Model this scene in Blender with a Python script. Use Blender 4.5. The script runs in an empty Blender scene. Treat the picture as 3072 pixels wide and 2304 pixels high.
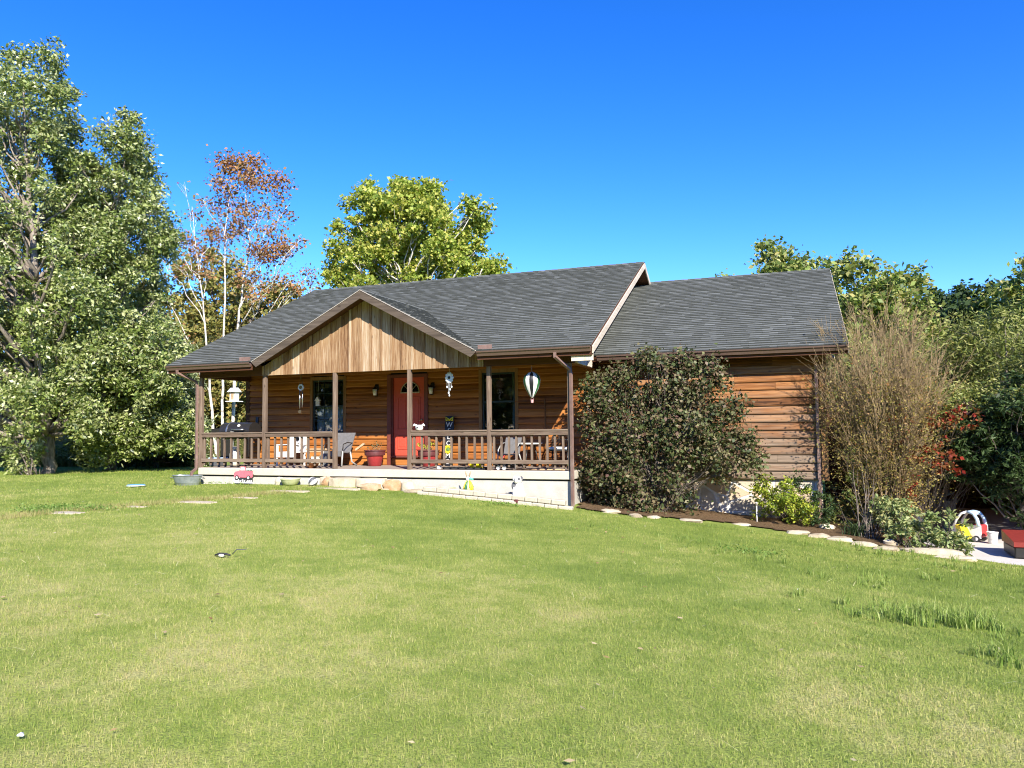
import bpy, math, random
import numpy as np
from mathutils import Vector, Matrix
R = math.radians
scene = bpy.context.scene
COL = scene.collection
ORG = {}

# ------------------------------------------------------------------ camera
CX, CY, CZ = 14.6154, -15.8193, 0.9312
YAW, PITCH, ROLL, FPX = 0.3509, 0.0594, -0.0105, 2255.58
def cam_axes():
    cy, sy = math.cos(YAW), math.sin(YAW); cp, sp = math.cos(PITCH), math.sin(PITCH)
    r0 = np.array([cy, sy, 0.0]); h = np.array([-sy, cy, 0.0]); z = np.array([0, 0, 1.0])
    f = h*cp + z*sp; u0 = -h*sp + z*cp
    cr, sr = math.cos(ROLL), math.sin(ROLL)
    return cr*r0 + sr*u0, cr*u0 - sr*r0, f
CR, CU, CF = cam_axes()
CAMP = np.array([CX, CY, CZ])
cam = bpy.data.cameras.new('camera'); camo = bpy.data.objects.new('camera', cam); COL.objects.link(camo)
cam.sensor_width = 36; cam.lens = FPX/3072*36; cam.clip_end = 3000; cam.clip_start = 0.1
M = Matrix.Identity(4)
for i in range(3):
    M[i][0], M[i][1], M[i][2], M[i][3] = CR[i], CU[i], -CF[i], CAMP[i]
camo.matrix_world = M
scene.camera = camo
def ray(px, py):
    d = CF + CR*((px-1536)/FPX) - CU*((py-1152)/FPX)
    return d/np.linalg.norm(d)
def at(px, py, Y):
    """the place at depth Y (metres behind the porch front) seen at photo pixel px, py"""
    d = ray(px, py)
    return CAMP + d*((Y-CY)/d[1])

# ------------------------------------------------------------------ terrain
TP = np.array([(-.3,0,-.44),(2.5,0,-.41),(4.4,-.4,-.39),(7,-.3,-.52),(8.66,-.4,-.64),(10.2,-.3,-.76),(12.4,1.2,-.97),(13.4,1.93,-1.07),
 (15.3,1.93,-1.2),(14.46,.5,-1.19),(15.83,0,-1.27),(17.4,-.5,-1.41),(18.2,-1,-1.44),(18,2,-1.6),(20,6,-1.65),(22,2,-1.65),(-9.1,3,-.45),(-19,10,-.62),
 (-21,20,-.7),(14.6,-15.8,-.62),(8,-15,-.47),(20,-14,-.8),(22,-6,-1.25),(15,-8,-.88),(10,-8,-.7),(5,-6,-.54),(0,-6,-.5),(-6,-6,-.45),
 (0,-14,-.45),(-10,-14,-.4),(17.5,-4,-1.17),(0,10,-.6),(10,14,-.9),(20,14,-1.6),(30,0,-1.6),(0,30,-.8),(20,30,-1.5),(-30,0,-.6),(-20,-20,-.4),(30,-20,-1.0),
 (-40,40,-.8),(40,40,-1.5),(50,-30,-1.0),(-50,-30,-.5),(0,60,-.9)])
def _tps():
    n = len(TP); d = np.linalg.norm(TP[:, None, :2]-TP[None, :, :2], axis=2)
    K = np.where(d > 0, d*d*np.log(d+1e-12), 0) + np.eye(n)*0.02
    P = np.c_[np.ones(n), TP[:, :2]]
    A = np.block([[K, P], [P.T, np.zeros((3, 3))]])
    return np.linalg.solve(A, np.r_[TP[:, 2], 0, 0, 0])
TW = _tps()
def gz(x, y):
    x = np.atleast_1d(np.asarray(x, float)); y = np.atleast_1d(np.asarray(y, float))
    cx = np.clip(x, -45, 45); cy_ = np.clip(y, -28, 58)
    d = np.sqrt((cx[:, None]-TP[:, 0])**2 + (cy_[:, None]-TP[:, 1])**2)
    U = np.where(d > 0, d*d*np.log(d+1e-12), 0)
    z = U@TW[:-3] + TW[-3] + TW[-2]*cx + TW[-1]*cy_
    rr = np.hypot(x-10, y)
    return z + 0.012*np.sin(x*1.3+y*.7)*np.cos(y*1.1-x*.4)*np.clip(rr/8, 0, 1)
def g1(x, y): return float(gz(x, y)[0])
def gp(px, py):
    """where the ray through photo pixel px, py meets the ground"""
    d = ray(px, py); t = np.linspace(2, 120, 4000); P = CAMP + d*t[:, None]
    below = P[:, 2] < gz(P[:, 0], P[:, 1])
    i = int(np.argmax(below)) if below.any() else len(t)-1
    return P[i]

# ------------------------------------------------------------------ mesh helpers
class MB:
    def __init__(s): s.v = []; s.f = []
    def add(s, vs, fs):
        o = len(s.v); s.v += [tuple(map(float, p)) for p in vs]; s.f += [tuple(i+o for i in f) for f in fs]; return s
    def box(s, x0, x1, y0, y1, z0, z1, bev=0.0):
        if bev <= 0:
            return s.add([(x0,y0,z0),(x1,y0,z0),(x1,y1,z0),(x0,y1,z0),(x0,y0,z1),(x1,y0,z1),(x1,y1,z1),(x0,y1,z1)],
                         [(0,3,2,1),(4,5,6,7),(0,1,5,4),(1,2,6,5),(2,3,7,6),(3,0,4,7)])
        b = min(bev, (x1-x0)*.45, (y1-y0)*.45, (z1-z0)*.45)
        vs = []; idx = {}
        for ix, (xa, sx) in enumerate(((x0, 1), (x1, -1))):
            for iy, (ya, sy) in enumerate(((y0, 1), (y1, -1))):
                for iz, (za, sz) in enumerate(((z0, 1), (z1, -1))):
                    for k in range(3):
                        p = [xa+sx*b, ya+sy*b, za+sz*b]; p[k] = (xa, ya, za)[k]
                        idx[ix, iy, iz, k] = len(vs); vs.append(p)
        fs = []
        q = lambda *a: fs.append(a)
        I = lambda a, b_, c, k: idx[a, b_, c, k]
        for a in (0, 1):
            f = (I(a,0,0,0), I(a,1,0,0), I(a,1,1,0), I(a,0,1,0)); fs.append(f if a else f[::-1])
            f = (I(0,a,0,1), I(0,a,1,1), I(1,a,1,1), I(1,a,0,1)); fs.append(f if a else f[::-1])
            f = (I(0,0,a,2), I(1,0,a,2), I(1,1,a,2), I(0,1,a,2)); fs.append(f if a else f[::-1])
        for a in (0, 1):
            for c in (0, 1):
                q(I(a,c,0,0), I(a,c,1,0), I(a,c,1,1), I(a,c,0,1))
                q(I(a,0,c,0), I(a,1,c,0), I(a,1,c,2), I(a,0,c,2))
                q(I(0,a,c,1), I(1,a,c,1), I(1,a,c,2), I(0,a,c,2))
                for d in (0, 1): q(I(a,c,d,0), I(a,c,d,1), I(a,c,d,2))
        return s.add(vs, fs)
    def beam(s, p, q, w, h, up=(0, 0, 1)):
        p = np.array(p, float); q = np.array(q, float); d = q-p; d /= np.linalg.norm(d)
        up = np.array(up, float); a = np.cross(d, up); a /= np.linalg.norm(a); b = np.cross(a, d)
        vs = [c + a*sa*w/2 + b*sb*h/2 for c in (p, q) for sa, sb in ((-1,-1),(1,-1),(1,1),(-1,1))]
        return s.add(vs, [(3,2,1,0),(4,5,6,7),(0,1,5,4),(1,2,6,5),(2,3,7,6),(3,0,4,7)])
    def tube(s, pts, rad, n=8, caps=True, flat=None):
        pts = [np.array(p, float) for p in pts]
        if np.isscalar(rad): rad = [rad]*len(pts)
        vs = []; pa = None
        for i, p in enumerate(pts):
            d = pts[min(i+1, len(pts)-1)] - pts[max(i-1, 0)]; d = d/(np.linalg.norm(d)+1e-9)
            if pa is None:
                pa = np.cross(d, (0, 0, 1) if abs(d[2]) < .9 else (0, 1, 0))
            a = pa - d*np.dot(pa, d); a /= np.linalg.norm(a)+1e-9; pa = a; b = np.cross(d, a)
            for k in range(n):
                t = 2*math.pi*(k+.5)/n
                vs.append(p + rad[i]*(a*math.cos(t)*(flat or 1) + b*math.sin(t)))
        fs = [(i*n+k, i*n+(k+1) % n, (i+1)*n+(k+1) % n, (i+1)*n+k) for i in range(len(pts)-1) for k in range(n)]
        if caps: fs += [tuple(range(n))[::-1], tuple(range((len(pts)-1)*n, len(pts)*n))]
        return s.add(vs, fs)
    def lathe(s, prof, c=(0, 0, 0), n=24, sx=1, sy=1):
        vs = [(c[0]+r*math.cos(2*math.pi*k/n)*sx, c[1]+r*math.sin(2*math.pi*k/n)*sy, c[2]+z) for r, z in prof for k in range(n)]
        fs = [(i*n+k, i*n+(k+1) % n, (i+1)*n+(k+1) % n, (i+1)*n+k) for i in range(len(prof)-1) for k in range(n)]
        if prof[0][0] > 1e-6: fs.append(tuple(range(n))[::-1])
        return s.add(vs, fs)
    def ball(s, c, rx, ry=None, rz=None, n=14, m=9, jit=0, rng=None):
        ry = ry or rx; rz = rz or rx; vs = []
        for i in range(m+1):
            for k in range(n):
                t = math.pi*i/m; p = 2*math.pi*k/n; j = 1+(rng.uniform(-jit, jit) if rng and 0 < i < m else 0)
                vs.append((c[0]+rx*j*math.sin(t)*math.cos(p), c[1]+ry*j*math.sin(t)*math.sin(p), c[2]+rz*j*math.cos(t)))
        return s.add(vs, [(i*n+k, (i+1)*n+k, (i+1)*n+(k+1) % n, i*n+(k+1) % n) for i in range(m) for k in range(n)])
    def prism(s, poly, ax, a0, a1):
        """extrude a 2-D outline along axis ax ('x','y','z') from a0 to a1"""
        n = len(poly)
        def P(u, v, a): return (a, u, v) if ax == 'x' else ((u, a, v) if ax == 'y' else (u, v, a))
        vs = [P(u, v, a0) for u, v in poly] + [P(u, v, a1) for u, v in poly]
        return s.add(vs, [tuple(range(n))[::-1], tuple(range(n, 2*n))] + [(i, (i+1) % n, n+(i+1) % n, n+i) for i in range(n)])
    def xf(s, rot=0, loc=(0, 0, 0), tilt=None):
        m = Matrix.Translation(loc) @ Matrix.Rotation(rot, 4, 'Z')
        if tilt: m = m @ Matrix.Rotation(tilt[1], 4, tilt[0])
        s.v = [tuple(m @ Vector(p)) for p in s.v]; return s
    def build(s, name, mat, parent=None, smooth=False, local=False):
        o_ = ORG.get(parent.name, (0, 0, 0)) if parent and not local else (0, 0, 0)
        me = bpy.data.meshes.new(name)
        me.from_pydata([(p[0]-o_[0], p[1]-o_[1], p[2]-o_[2]) for p in s.v], [], s.f)
        import bmesh
        bm = bmesh.new(); bm.from_mesh(me); bmesh.ops.recalc_face_normals(bm, faces=bm.faces); bm.to_mesh(me); bm.free()
        return link(name, me, mat, parent, smooth, o_)
def link(name, me, mat, parent=None, smooth=False, o_=(0, 0, 0)):
    if smooth:
        me.polygons.foreach_set('use_smooth', np.ones(len(me.polygons), bool))
        if smooth == 'auto':
            try: me.set_sharp_from_angle(angle=R(40))
            except Exception: pass
    for m_ in (mat if isinstance(mat, (list, tuple)) else [mat]): me.materials.append(m_)
    o = bpy.data.objects.new(name, me); COL.objects.link(o)
    if parent: o.parent = parent
    ORG[o.name] = o_
    return o
def np_mesh(name, V, F, mat, parent=None, smooth=False):
    """big meshes: V (n,3), F (m,k) with k = 3 or 4"""
    o_ = ORG.get(parent.name, (0, 0, 0)) if parent else (0, 0, 0)
    V = np.asarray(V, np.float32) - np.array(o_, np.float32); F = np.asarray(F, np.int32)
    me = bpy.data.meshes.new(name); k = F.shape[1]
    me.vertices.add(len(V)); me.vertices.foreach_set('co', V.ravel())
    me.loops.add(F.size); me.loops.foreach_set('vertex_index', F.ravel())
    me.polygons.add(len(F)); me.polygons.foreach_set('loop_start', np.arange(0, F.size, k, dtype=np.int32))
    me.polygons.foreach_set('loop_total', np.full(len(F), k, np.int32))
    me.update(); me.validate()
    return link(name, me, mat, parent, smooth, o_)
def tag(o, label=None, cat=None, group=None, kind=None):
    for k, v in (('label', label), ('category', cat), ('group', group), ('kind', kind)):
        if v: o[k] = v
    return o
def thing(name, label, cat, loc=(0, 0, 0), group=None, rot=0):
    o = bpy.data.objects.new(name, None); COL.objects.link(o); o.location = loc; o.rotation_euler[2] = rot
    o.empty_display_size = .2; ORG[o.name] = tuple(map(float, loc))
    return tag(o, label, cat, group)
def dup(o, parent=None, loc=None, rot=None, label=None, scale=None):
    c = o.copy(); COL.objects.link(c)
    if parent: c.parent = parent
    if loc is not None: c.location = loc
    if rot is not None: c.rotation_euler[2] = rot
    if scale is not None: c.scale = scale
    if label: c['label'] = label
    for ch in list(o.children): dup(ch, c)
    ORG[c.name] = ORG.get(o.name, (0, 0, 0))
    return c

# ------------------------------------------------------------------ materials
class NT:
    def __init__(s, name):
        s.m = bpy.data.materials.new(name); s.m.use_nodes = True; s.n = s.m.node_tree.nodes; s.l = s.m.node_tree.links
        s.b = s.n['Principled BSDF']; s.out = s.n['Material Output']
    def add(s, t, **kw):
        nd = s.n.new(t)
        for k, v in kw.items():
            if k.startswith('i_'):
                key = k[2:]; key = int(key) if key.isdigit() else key.replace('_', ' ')
                if hasattr(v, 'is_output') or isinstance(v, bpy.types.NodeSocket): s.l.new(v, nd.inputs[key])
                else: nd.inputs[key].default_value = v
            else: setattr(nd, k, v)
        return nd
    def ramp(s, fac, stops, interp='LINEAR'):
        r = s.add('ShaderNodeValToRGB'); r.color_ramp.interpolation = interp; e = r.color_ramp.elements
        while len(e) < len(stops): e.new(.5)
        for q, (p, c) in zip(e, stops): q.position = p; q.color = (*c, 1) if len(c) == 3 else c
        s.l.new(fac, r.inputs[0]); return r.outputs[0]
    def mix(s, fac, a, b, mode='MIX'):
        m = s.add('ShaderNodeMix', data_type='RGBA', blend_type=mode)
        for k, v in ((0, fac), (6, a), (7, b)):
            if isinstance(v, bpy.types.NodeSocket): s.l.new(v, m.inputs[k])
            else: m.inputs[k].default_value = (*v, 1) if k and len(v) == 3 else v
        return m.outputs[2]
    def math(s, op, a, b=0.0, clamp=False):
        m = s.add('ShaderNodeMath', operation=op, use_clamp=clamp)
        for k, v in ((0, a), (1, b)):
            if isinstance(v, bpy.types.NodeSocket): s.l.new(v, m.inputs[k])
            else: m.inputs[k].default_value = v
        return m.outputs[0]
    def coord(s, scale=(1, 1, 1), per_island=0.0, loc=(0, 0, 0), geo=False):
        if geo: src = s.add('ShaderNodeNewGeometry').outputs['Position']
        else: src = s.add('ShaderNodeTexCoord').outputs['Object']
        mp = s.add('ShaderNodeMapping'); s.l.new(src, mp.inputs[0]); mp.inputs['Scale'].default_value = scale; mp.inputs['Location'].default_value = loc
        if per_island:
            isl = s.island(); v = s.add('ShaderNodeCombineXYZ', i_0=s.math('MULTIPLY', isl, per_island), i_1=s.math('MULTIPLY', isl, per_island*1.7), i_2=s.math('MULTIPLY', isl, per_island*.6))
            a = s.add('ShaderNodeVectorMath', operation='ADD'); s.l.new(mp.outputs[0], a.inputs[0]); s.l.new(v.outputs[0], a.inputs[1]); return a.outputs[0]
        return mp.outputs[0]
    def island(s):
        return s.add('ShaderNodeNewGeometry').outputs['Random Per Island']
    def noise(s, vec, scale=5, detail=4, rough=.55, dist=0.0):
        return s.add('ShaderNodeTexNoise', i_Vector=vec, i_Scale=scale, i_Detail=detail, i_Roughness=rough, i_Distortion=dist).outputs['Fac']
    def bump(s, h, strength=.3, dist=.02):
        b = s.add('ShaderNodeBump', i_Height=h, i_Strength=strength, i_Distance=dist); s.l.new(b.outputs[0], s.b.inputs['Normal']); return b
    def base(s, c, rough=.6, spec=.4, metal=0.0):
        if isinstance(c, bpy.types.NodeSocket): s.l.new(c, s.b.inputs['Base Color'])
        else: s.b.inputs['Base Color'].default_value = (*c, 1)
        s.b.inputs['Roughness'].default_value = rough; s.b.inputs['Specular IOR Level'].default_value = spec; s.b.inputs['Metallic'].default_value = metal
        return s.m
def paint(name, c, rough=.5, spec=.4, metal=0.0, var=.15, scale=14, dirt=None):
    t = NT(name); n = t.noise(t.coord(), scale, 5)
    lo = tuple(x*(1-var) for x in c); hi = tuple(min(1, x*(1+var)) for x in c)
    col = t.ramp(n, [(.3, lo), (.7, hi)])
    if dirt:
        d = t.noise(t.coord(loc=(3, 1, 2)), scale*.35, 6, .7)
        col = t.mix(t.ramp(d, [(.52, (0, 0, 0)), (.68, (1, 1, 1))]), col, dirt)
    t.bump(n, .08, .005)
    return t.base(col, rough, spec, metal)
def wood(name, cols, axis='x', rough=.7, isl=.35, grain=(1.3, 26), grey=None, spec=.25, bump=.35, knots=True):
    """cols: dark..light list; the grain runs along axis; every board (mesh island) its own tone and offset"""
    t = NT(name); lo, hi = grain
    sc = {'x': (lo, hi, hi), 'y': (hi, lo, hi), 'z': (hi, hi, lo)}[axis]
    vec = t.coord(sc, per_island=37.0)
    n = t.noise(vec, 1.0, 6, .62, .35)
    n2 = t.noise(t.coord(tuple(x*.22 for x in sc), per_island=11.0), 1.0, 3)
    I = t.island()
    f = t.math('ADD', t.math('MULTIPLY', n, .75), t.math('MULTIPLY', n2, .35))
    f = t.math('ADD', f, t.math('MULTIPLY', t.math('SUBTRACT', I, .5), isl), True)
    k = len(cols); col = t.ramp(f, [(.28+.5*i/(k-1), c) for i, c in enumerate(cols)])
    if knots:
        kv = t.add('ShaderNodeTexVoronoi', i_Vector=t.coord({'x': (2.2, 5, 5), 'y': (5, 2.2, 5), 'z': (5, 5, 2.2)}[axis], per_island=5.0), i_Scale=1.0)
        kf = t.ramp(kv.outputs['Distance'], [(.05, (1, 1, 1)), (.13, (0, 0, 0))])
        col = t.mix(t.math('MULTIPLY', kf, .6), col, tuple(x*.35 for x in cols[0]))
    if grey:   # (colour, z where fully weathered, z where fresh)
        gcol, z0, z1 = grey
        z = t.add('ShaderNodeSeparateXYZ'); t.l.new(t.add('ShaderNodeNewGeometry').outputs['Position'], z.inputs[0])
        w = t.add('ShaderNodeMapRange', i_0=z.outputs[2], i_1=z0, i_2=z1, i_3=1.0, i_4=0.0).outputs[0]
        w = t.math('ADD', w, t.math('MULTIPLY', t.math('SUBTRACT', I, .5), .7))
        w = t.math('ADD', w, t.math('MULTIPLY', t.math('SUBTRACT', t.noise(t.coord((1.2, 3, 9), per_island=7), 1.5, 5), .5), 1.5), True)
        g2 = t.ramp(n, [(.3, tuple(x*.62 for x in gcol)), (.7, tuple(min(1, x*1.25) for x in gcol))])
        col = t.mix(w, col, g2)
    t.bump(n, bump, .01)
    return t.base(col, rough, spec)
def leaf(name, cols, trans=.35, rough=.5, spec=.25, hue=.0):
    t = NT(name); I = t.island(); k = len(cols)
    col = t.ramp(I, [((i+.0)/max(1, k-1), c) for i, c in enumerate(cols)])
    n = t.noise(t.coord(geo=True), .9, 2)
    col = t.mix(t.ramp(n, [(.55, (0, 0, 0)), (.75, (.45, .45, .45))]), col, cols[-1]); col = t.mix(t.ramp(n, [(.28, (.55, .55, .55)), (.48, (0, 0, 0))]), col, cols[1 if k > 2 else 0])
    t.base(col, rough, spec)
    tr = t.add('ShaderNodeBsdfTranslucent'); t.l.new(t.mix(1.0, col, (1.0, 1.05, .55), 'MULTIPLY'), tr.inputs[0])
    mx = t.add('ShaderNodeMixShader'); mx.inputs[0].default_value = trans
    t.l.new(t.b.outputs[0], mx.inputs[1]); t.l.new(tr.outputs[0], mx.inputs[2]); t.l.new(mx.outputs[0], t.out.inputs[0])
    return t.m
def bark(name, lo, hi, scale=(14, 14, 3), patch=None):
    t = NT(name); n = t.noise(t.coord(scale, geo=True), 1.0, 6, .65)
    col = t.ramp(n, [(.3, lo), (.65, hi)])
    if patch:
        p = t.noise(t.coord((4, 4, 2.2), geo=True), 1.0, 5, .7, .6)
        col = t.mix(t.ramp(p, [(.55, (0, 0, 0)), (.62, (1, 1, 1))]), col, patch)
    t.bump(n, .5, .03); return t.base(col, .85, .2)
def glass(name, tint=(.9, .95, .95), refl=.05):
    t = NT(name); t.n.remove(t.b)
    tr = t.add('ShaderNodeBsdfTransparent'); tr.inputs[0].default_value = (*tint, 1)
    gl = t.add('ShaderNodeBsdfGlossy'); gl.inputs['Roughness'].default_value = .02
    fr = t.add('ShaderNodeFresnel'); fr.inputs[0].default_value = 1.5
    mx = t.add('ShaderNodeMixShader'); t.l.new(t.math('ADD', fr.outputs[0], refl), mx.inputs[0])
    t.l.new(tr.outputs[0], mx.inputs[1]); t.l.new(gl.outputs[0], mx.inputs[2]); t.l.new(mx.outputs[0], t.out.inputs[0]); return t.m
def emit(name, c, s):
    t = NT(name); t.b.inputs['Base Color'].default_value = (*c, 1); t.b.inputs['Emission Color'].default_value = (*c, 1); t.b.inputs['Emission Strength'].default_value = s; return t.m

def concrete(name, c, stain, sc=1.0, amt=.5):
    t = NT(name); v = t.coord(geo=True); n = t.noise(v, 3*sc, 8, .7); n2 = t.noise(v, 40*sc, 3)
    col = t.mix(t.math('MULTIPLY', t.ramp(n, [(.42, (0, 0, 0)), (.75, (1, 1, 1))]), amt), c, stain)
    col = t.mix(.25, col, t.ramp(n2, [(.3, tuple(x*.7 for x in c)), (.7, tuple(min(1, x*1.15) for x in c))]))
    t.bump(n2, .25, .006); return t.base(col, .85, .25)
def flagstone(name, cols, mortar, scale=3.2):
    t = NT(name); v = t.coord(geo=True)
    vo = t.add('ShaderNodeTexVoronoi', i_Vector=v, i_Scale=scale, i_Randomness=1.0)
    ed = t.add('ShaderNodeTexVoronoi', feature='DISTANCE_TO_EDGE', i_Vector=v, i_Scale=scale)
    sp = t.add('ShaderNodeSeparateColor'); t.l.new(vo.outputs['Color'], sp.inputs[0]); k = len(cols)
    col = t.ramp(sp.outputs[0], [(i/(k-1), c) for i, c in enumerate(cols)])
    n = t.noise(v, 9, 7, .7); col = t.mix(.5, col, t.mix(n, tuple(x*.6 for x in cols[0]), cols[-1]))
    e = t.ramp(ed.outputs['Distance'], [(.03, (0, 0, 0)), (.07, (1, 1, 1))])
    col = t.mix(e, mortar, col); t.bump(t.math('ADD', e, t.math('MULTIPLY', n, .5)), .5, .03)
    return t.base(col, .85, .25)
def rockmat(name, cols):
    t = NT(name); v = t.coord(geo=True); n = t.noise(v, 7, 8, .7); I = t.island(); k = len(cols)
    f = t.math('ADD', t.math('MULTIPLY', n, .7), t.math('MULTIPLY', I, .45), True)
    t.bump(n, .5, .03); return t.base(t.ramp(f, [(.25+.55*i/(k-1), c) for i, c in enumerate(cols)]), .85, .25)

MT = {}
# ------------------------------------------------------------------ light, sky
SUN = np.array([.80, -1.0, .83]); SUN /= np.linalg.norm(SUN)
sun = bpy.data.lights.new('sun', 'SUN'); sun.energy = 5.0; sun.angle = R(.53); sun.color = (1, .93, .82)
so = bpy.data.objects.new('sun', sun); COL.objects.link(so); so.rotation_euler = Vector(-SUN).to_track_quat('-Z', 'Y').to_euler()
w = bpy.data.worlds.new('World'); scene.world = w; w.use_nodes = True
wn, wl = w.node_tree.nodes, w.node_tree.links
sky = wn.new('ShaderNodeTexSky'); sky.sky_type = 'NISHITA'; sky.sun_disc = False
sky.sun_elevation = math.asin(SUN[2]); sky.sun_rotation = math.atan2(SUN[0], SUN[1])
sky.air_density = 1.0; sky.dust_density = 0.15; sky.ozone_density = 4.0; sky.altitude = 300
hs = wn.new('ShaderNodeHueSaturation'); hs.inputs['Saturation'].default_value = 1.3
wl.new(sky.outputs[0], hs.inputs['Color'])
bg = wn['Background']; tint = wn.new('ShaderNodeMix'); tint.data_type = 'RGBA'; tint.blend_type = 'MULTIPLY'; tint.inputs[0].default_value = 1; tint.inputs[7].default_value = (.78, 1.12, 1.42, 1)
def mulc(sock, c):
    m = wn.new('ShaderNodeMix'); m.data_type = 'RGBA'; m.blend_type = 'MULTIPLY'; m.clamp_result = False; m.inputs[0].default_value = 1; m.inputs[7].default_value = (*c, 1); wl.new(sock, m.inputs[6]); return m.outputs[2]
wl.new(hs.outputs[0], tint.inputs[6]); gm = wn.new('ShaderNodeGamma'); gm.inputs[1].default_value = 1.22
wl.new(mulc(tint.outputs[2], (.18, .18, .18)), gm.inputs[0]); wl.new(mulc(gm.outputs[0], (2.2/.18, 1.26/.18, 1.2/.18)), bg.inputs[0]); bg.inputs[1].default_value = .09
scene.view_settings.view_transform = 'Standard'; scene.view_settings.look = 'None'; scene.view_settings.exposure = 1.0
scene.render.engine = 'CYCLES'
try:
    c_ = scene.cycles; c_.max_bounces = 8; c_.diffuse_bounces = 3; c_.transparent_max_bounces = 12; c_.use_adaptive_sampling = True
    c_.filter_width = 1.05; c_.pixel_filter_type = 'BLACKMAN_HARRIS'
    c_.caustics_reflective = False; c_.caustics_refractive = False
except Exception: pass

# ------------------------------------------------------------------ ground
def grasscol(t, tuft=False):
    v = t.coord(geo=True)
    a = t.noise(v, .35, 5, .65, .4); b = t.noise(v, 1.7, 5, .7, .3); c = t.noise(v, 9, 4, .7)
    f = t.math('ADD', t.math('MULTIPLY', a, .42), t.math('ADD', t.math('MULTIPLY', b, .38), t.math('MULTIPLY', c, .2)))
    sp = t.add('ShaderNodeSeparateXYZ'); t.l.new(t.add('ShaderNodeNewGeometry').outputs['Position'], sp.inputs[0])
    dry = t.add('ShaderNodeMapRange', i_0=t.math('ADD', sp.outputs[1], t.math('MULTIPLY', sp.outputs[0], .35)), i_1=-9.0, i_2=1.0, i_3=.05, i_4=-.065).outputs[0]  # drier towards the camera, also coloured lighter there to offset blade self-shadow
    return t.math('ADD', f, dry)
GR = [(.33, (.17, .25, .040)), (.43, (.25, .335, .058)), (.51, (.345, .405, .085)), (.58, (.47, .475, .145)), (.66, (.59, .535, .22)), (.74, (.52, .43, .19))]
t = NT('lawn_soil'); f = grasscol(t)
n = t.noise(t.coord(geo=True), 60, 3, .7)
col = t.ramp(f, GR); col = t.mix(t.ramp(n, [(.35, (.75,)*3), (.6, (0, 0, 0))]), col, (.13, .15, .05))
t.bump(n, .8, .03); MT['lawn'] = t.base(col, .95, .1)
t = NT('grass_blade'); f = grasscol(t); I = t.island()
f = t.math('ADD', f, t.math('MULTIPLY', t.math('SUBTRACT', I, .5), .26))
col = t.ramp(f, GR)
t.base(col, .55, .3); tr = t.add('ShaderNodeBsdfTranslucent'); t.l.new(col, tr.inputs[0])
mx = t.add('ShaderNodeMixShader'); mx.inputs[0].default_value = .45; t.l.new(t.b.outputs[0], mx.inputs[1]); t.l.new(tr.outputs[0], mx.inputs[2]); t.l.new(mx.outputs[0], t.out.inputs[0])
MT['blade'] = t.m
t = NT('long_grass'); I = t.island(); col = t.ramp(I, [(0, (.17, .27, .045)), (.7, (.28, .38, .08)), (1, (.42, .46, .16))])
t.base(col, .5, .3); tr = t.add('ShaderNodeBsdfTranslucent'); t.l.new(col, tr.inputs[0])
mx = t.add('ShaderNodeMixShader'); mx.inputs[0].default_value = .35; t.l.new(t.b.outputs[0], mx.inputs[1]); t.l.new(tr.outputs[0], mx.inputs[2]); t.l.new(mx.outputs[0], t.out.inputs[0])
MT['longgrass'] = t.m

def axis_(lo, hi, st, ext):
    a = list(np.arange(lo, hi+1e-6, st)); s = st
    while a[-1] < ext: s *= 1.35; a.append(a[-1]+s)
    s = st
    while a[0] > -ext: s *= 1.35; a.insert(0, a[0]-s)
    return np.array(a)
gx, gy = axis_(-25, 32, .4, 700), axis_(-22, 26, .4, 900)
XX, YY = np.meshgrid(gx, gy, indexing='ij'); ZZ = gz(XX.ravel(), YY.ravel())
V = np.c_[XX.ravel(), YY.ravel(), ZZ]; nx, ny = len(gx), len(gy)
ii, jj = np.meshgrid(np.arange(nx-1), np.arange(ny-1), indexing='ij'); a = (ii*ny+jj).ravel()
tag(np_mesh('lawn', V, np.c_[a, a+ny, a+ny+1, a+1], MT['lawn'], smooth=True), kind='structure')

def inpoly(x, y, P):
    P = np.asarray(P); ins = np.zeros(len(x), bool); j = len(P)-1
    for i in range(len(P)):
        c = ((P[i, 1] > y) != (P[j, 1] > y)) & (x < (P[j, 0]-P[i, 0])*(y-P[i, 1])/(P[j, 1]-P[i, 1]+1e-12)+P[i, 0])
        ins ^= c; j = i
    return ins
EDGE = [tuple(gp(*p)[:2]) for p in ((1722,1524),(1800,1537),(1900,1549),(2050,1558),(2200,1572),(2300,1588),(2400,1601),(2500,1612),(2580,1627),(2650,1642),(2720,1655),(2800,1664),(2870,1676))]
BED = EDGE + [(17.5, .3), (16.9, 2.6), (15.5, 4.5), (15.3, 2.0), (10.2, 2.0)]
PADP = [(16.9, .1), (17.35, -.55), (18.0, -.95), (19.2, -1.15), (27, -1.6), (28, 12), (16.9, 12)]
PADZ = -1.43
def sheet(name, poly, dz, step, mat, kind='structure'):
    P = np.array(poly); xs = np.arange(P[:, 0].min()-step, P[:, 0].max()+step, step); ys = np.arange(P[:, 1].min()-step, P[:, 1].max()+step, step)
    X, Y = np.meshgrid(xs, ys, indexing='ij'); ny = len(ys); i, j = np.meshgrid(np.arange(len(xs)-1), np.arange(ny-1), indexing='ij')
    a = (i*ny+j).ravel(); cxm = (X[:-1, :-1]+step/2).ravel(); cym = (Y[:-1, :-1]+step/2).ravel(); k = inpoly(cxm, cym, P); a = a[k]
    V = np.c_[X.ravel(), Y.ravel(), gz(X.ravel(), Y.ravel())+dz]
    used = np.unique(np.r_[a, a+ny, a+ny+1, a+1]); mp = np.zeros(len(V), int); mp[used] = np.arange(len(used))
    return tag(np_mesh(name, V[used], mp[np.c_[a, a+ny, a+ny+1, a+1]], mat, smooth=True), kind=kind)
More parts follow.
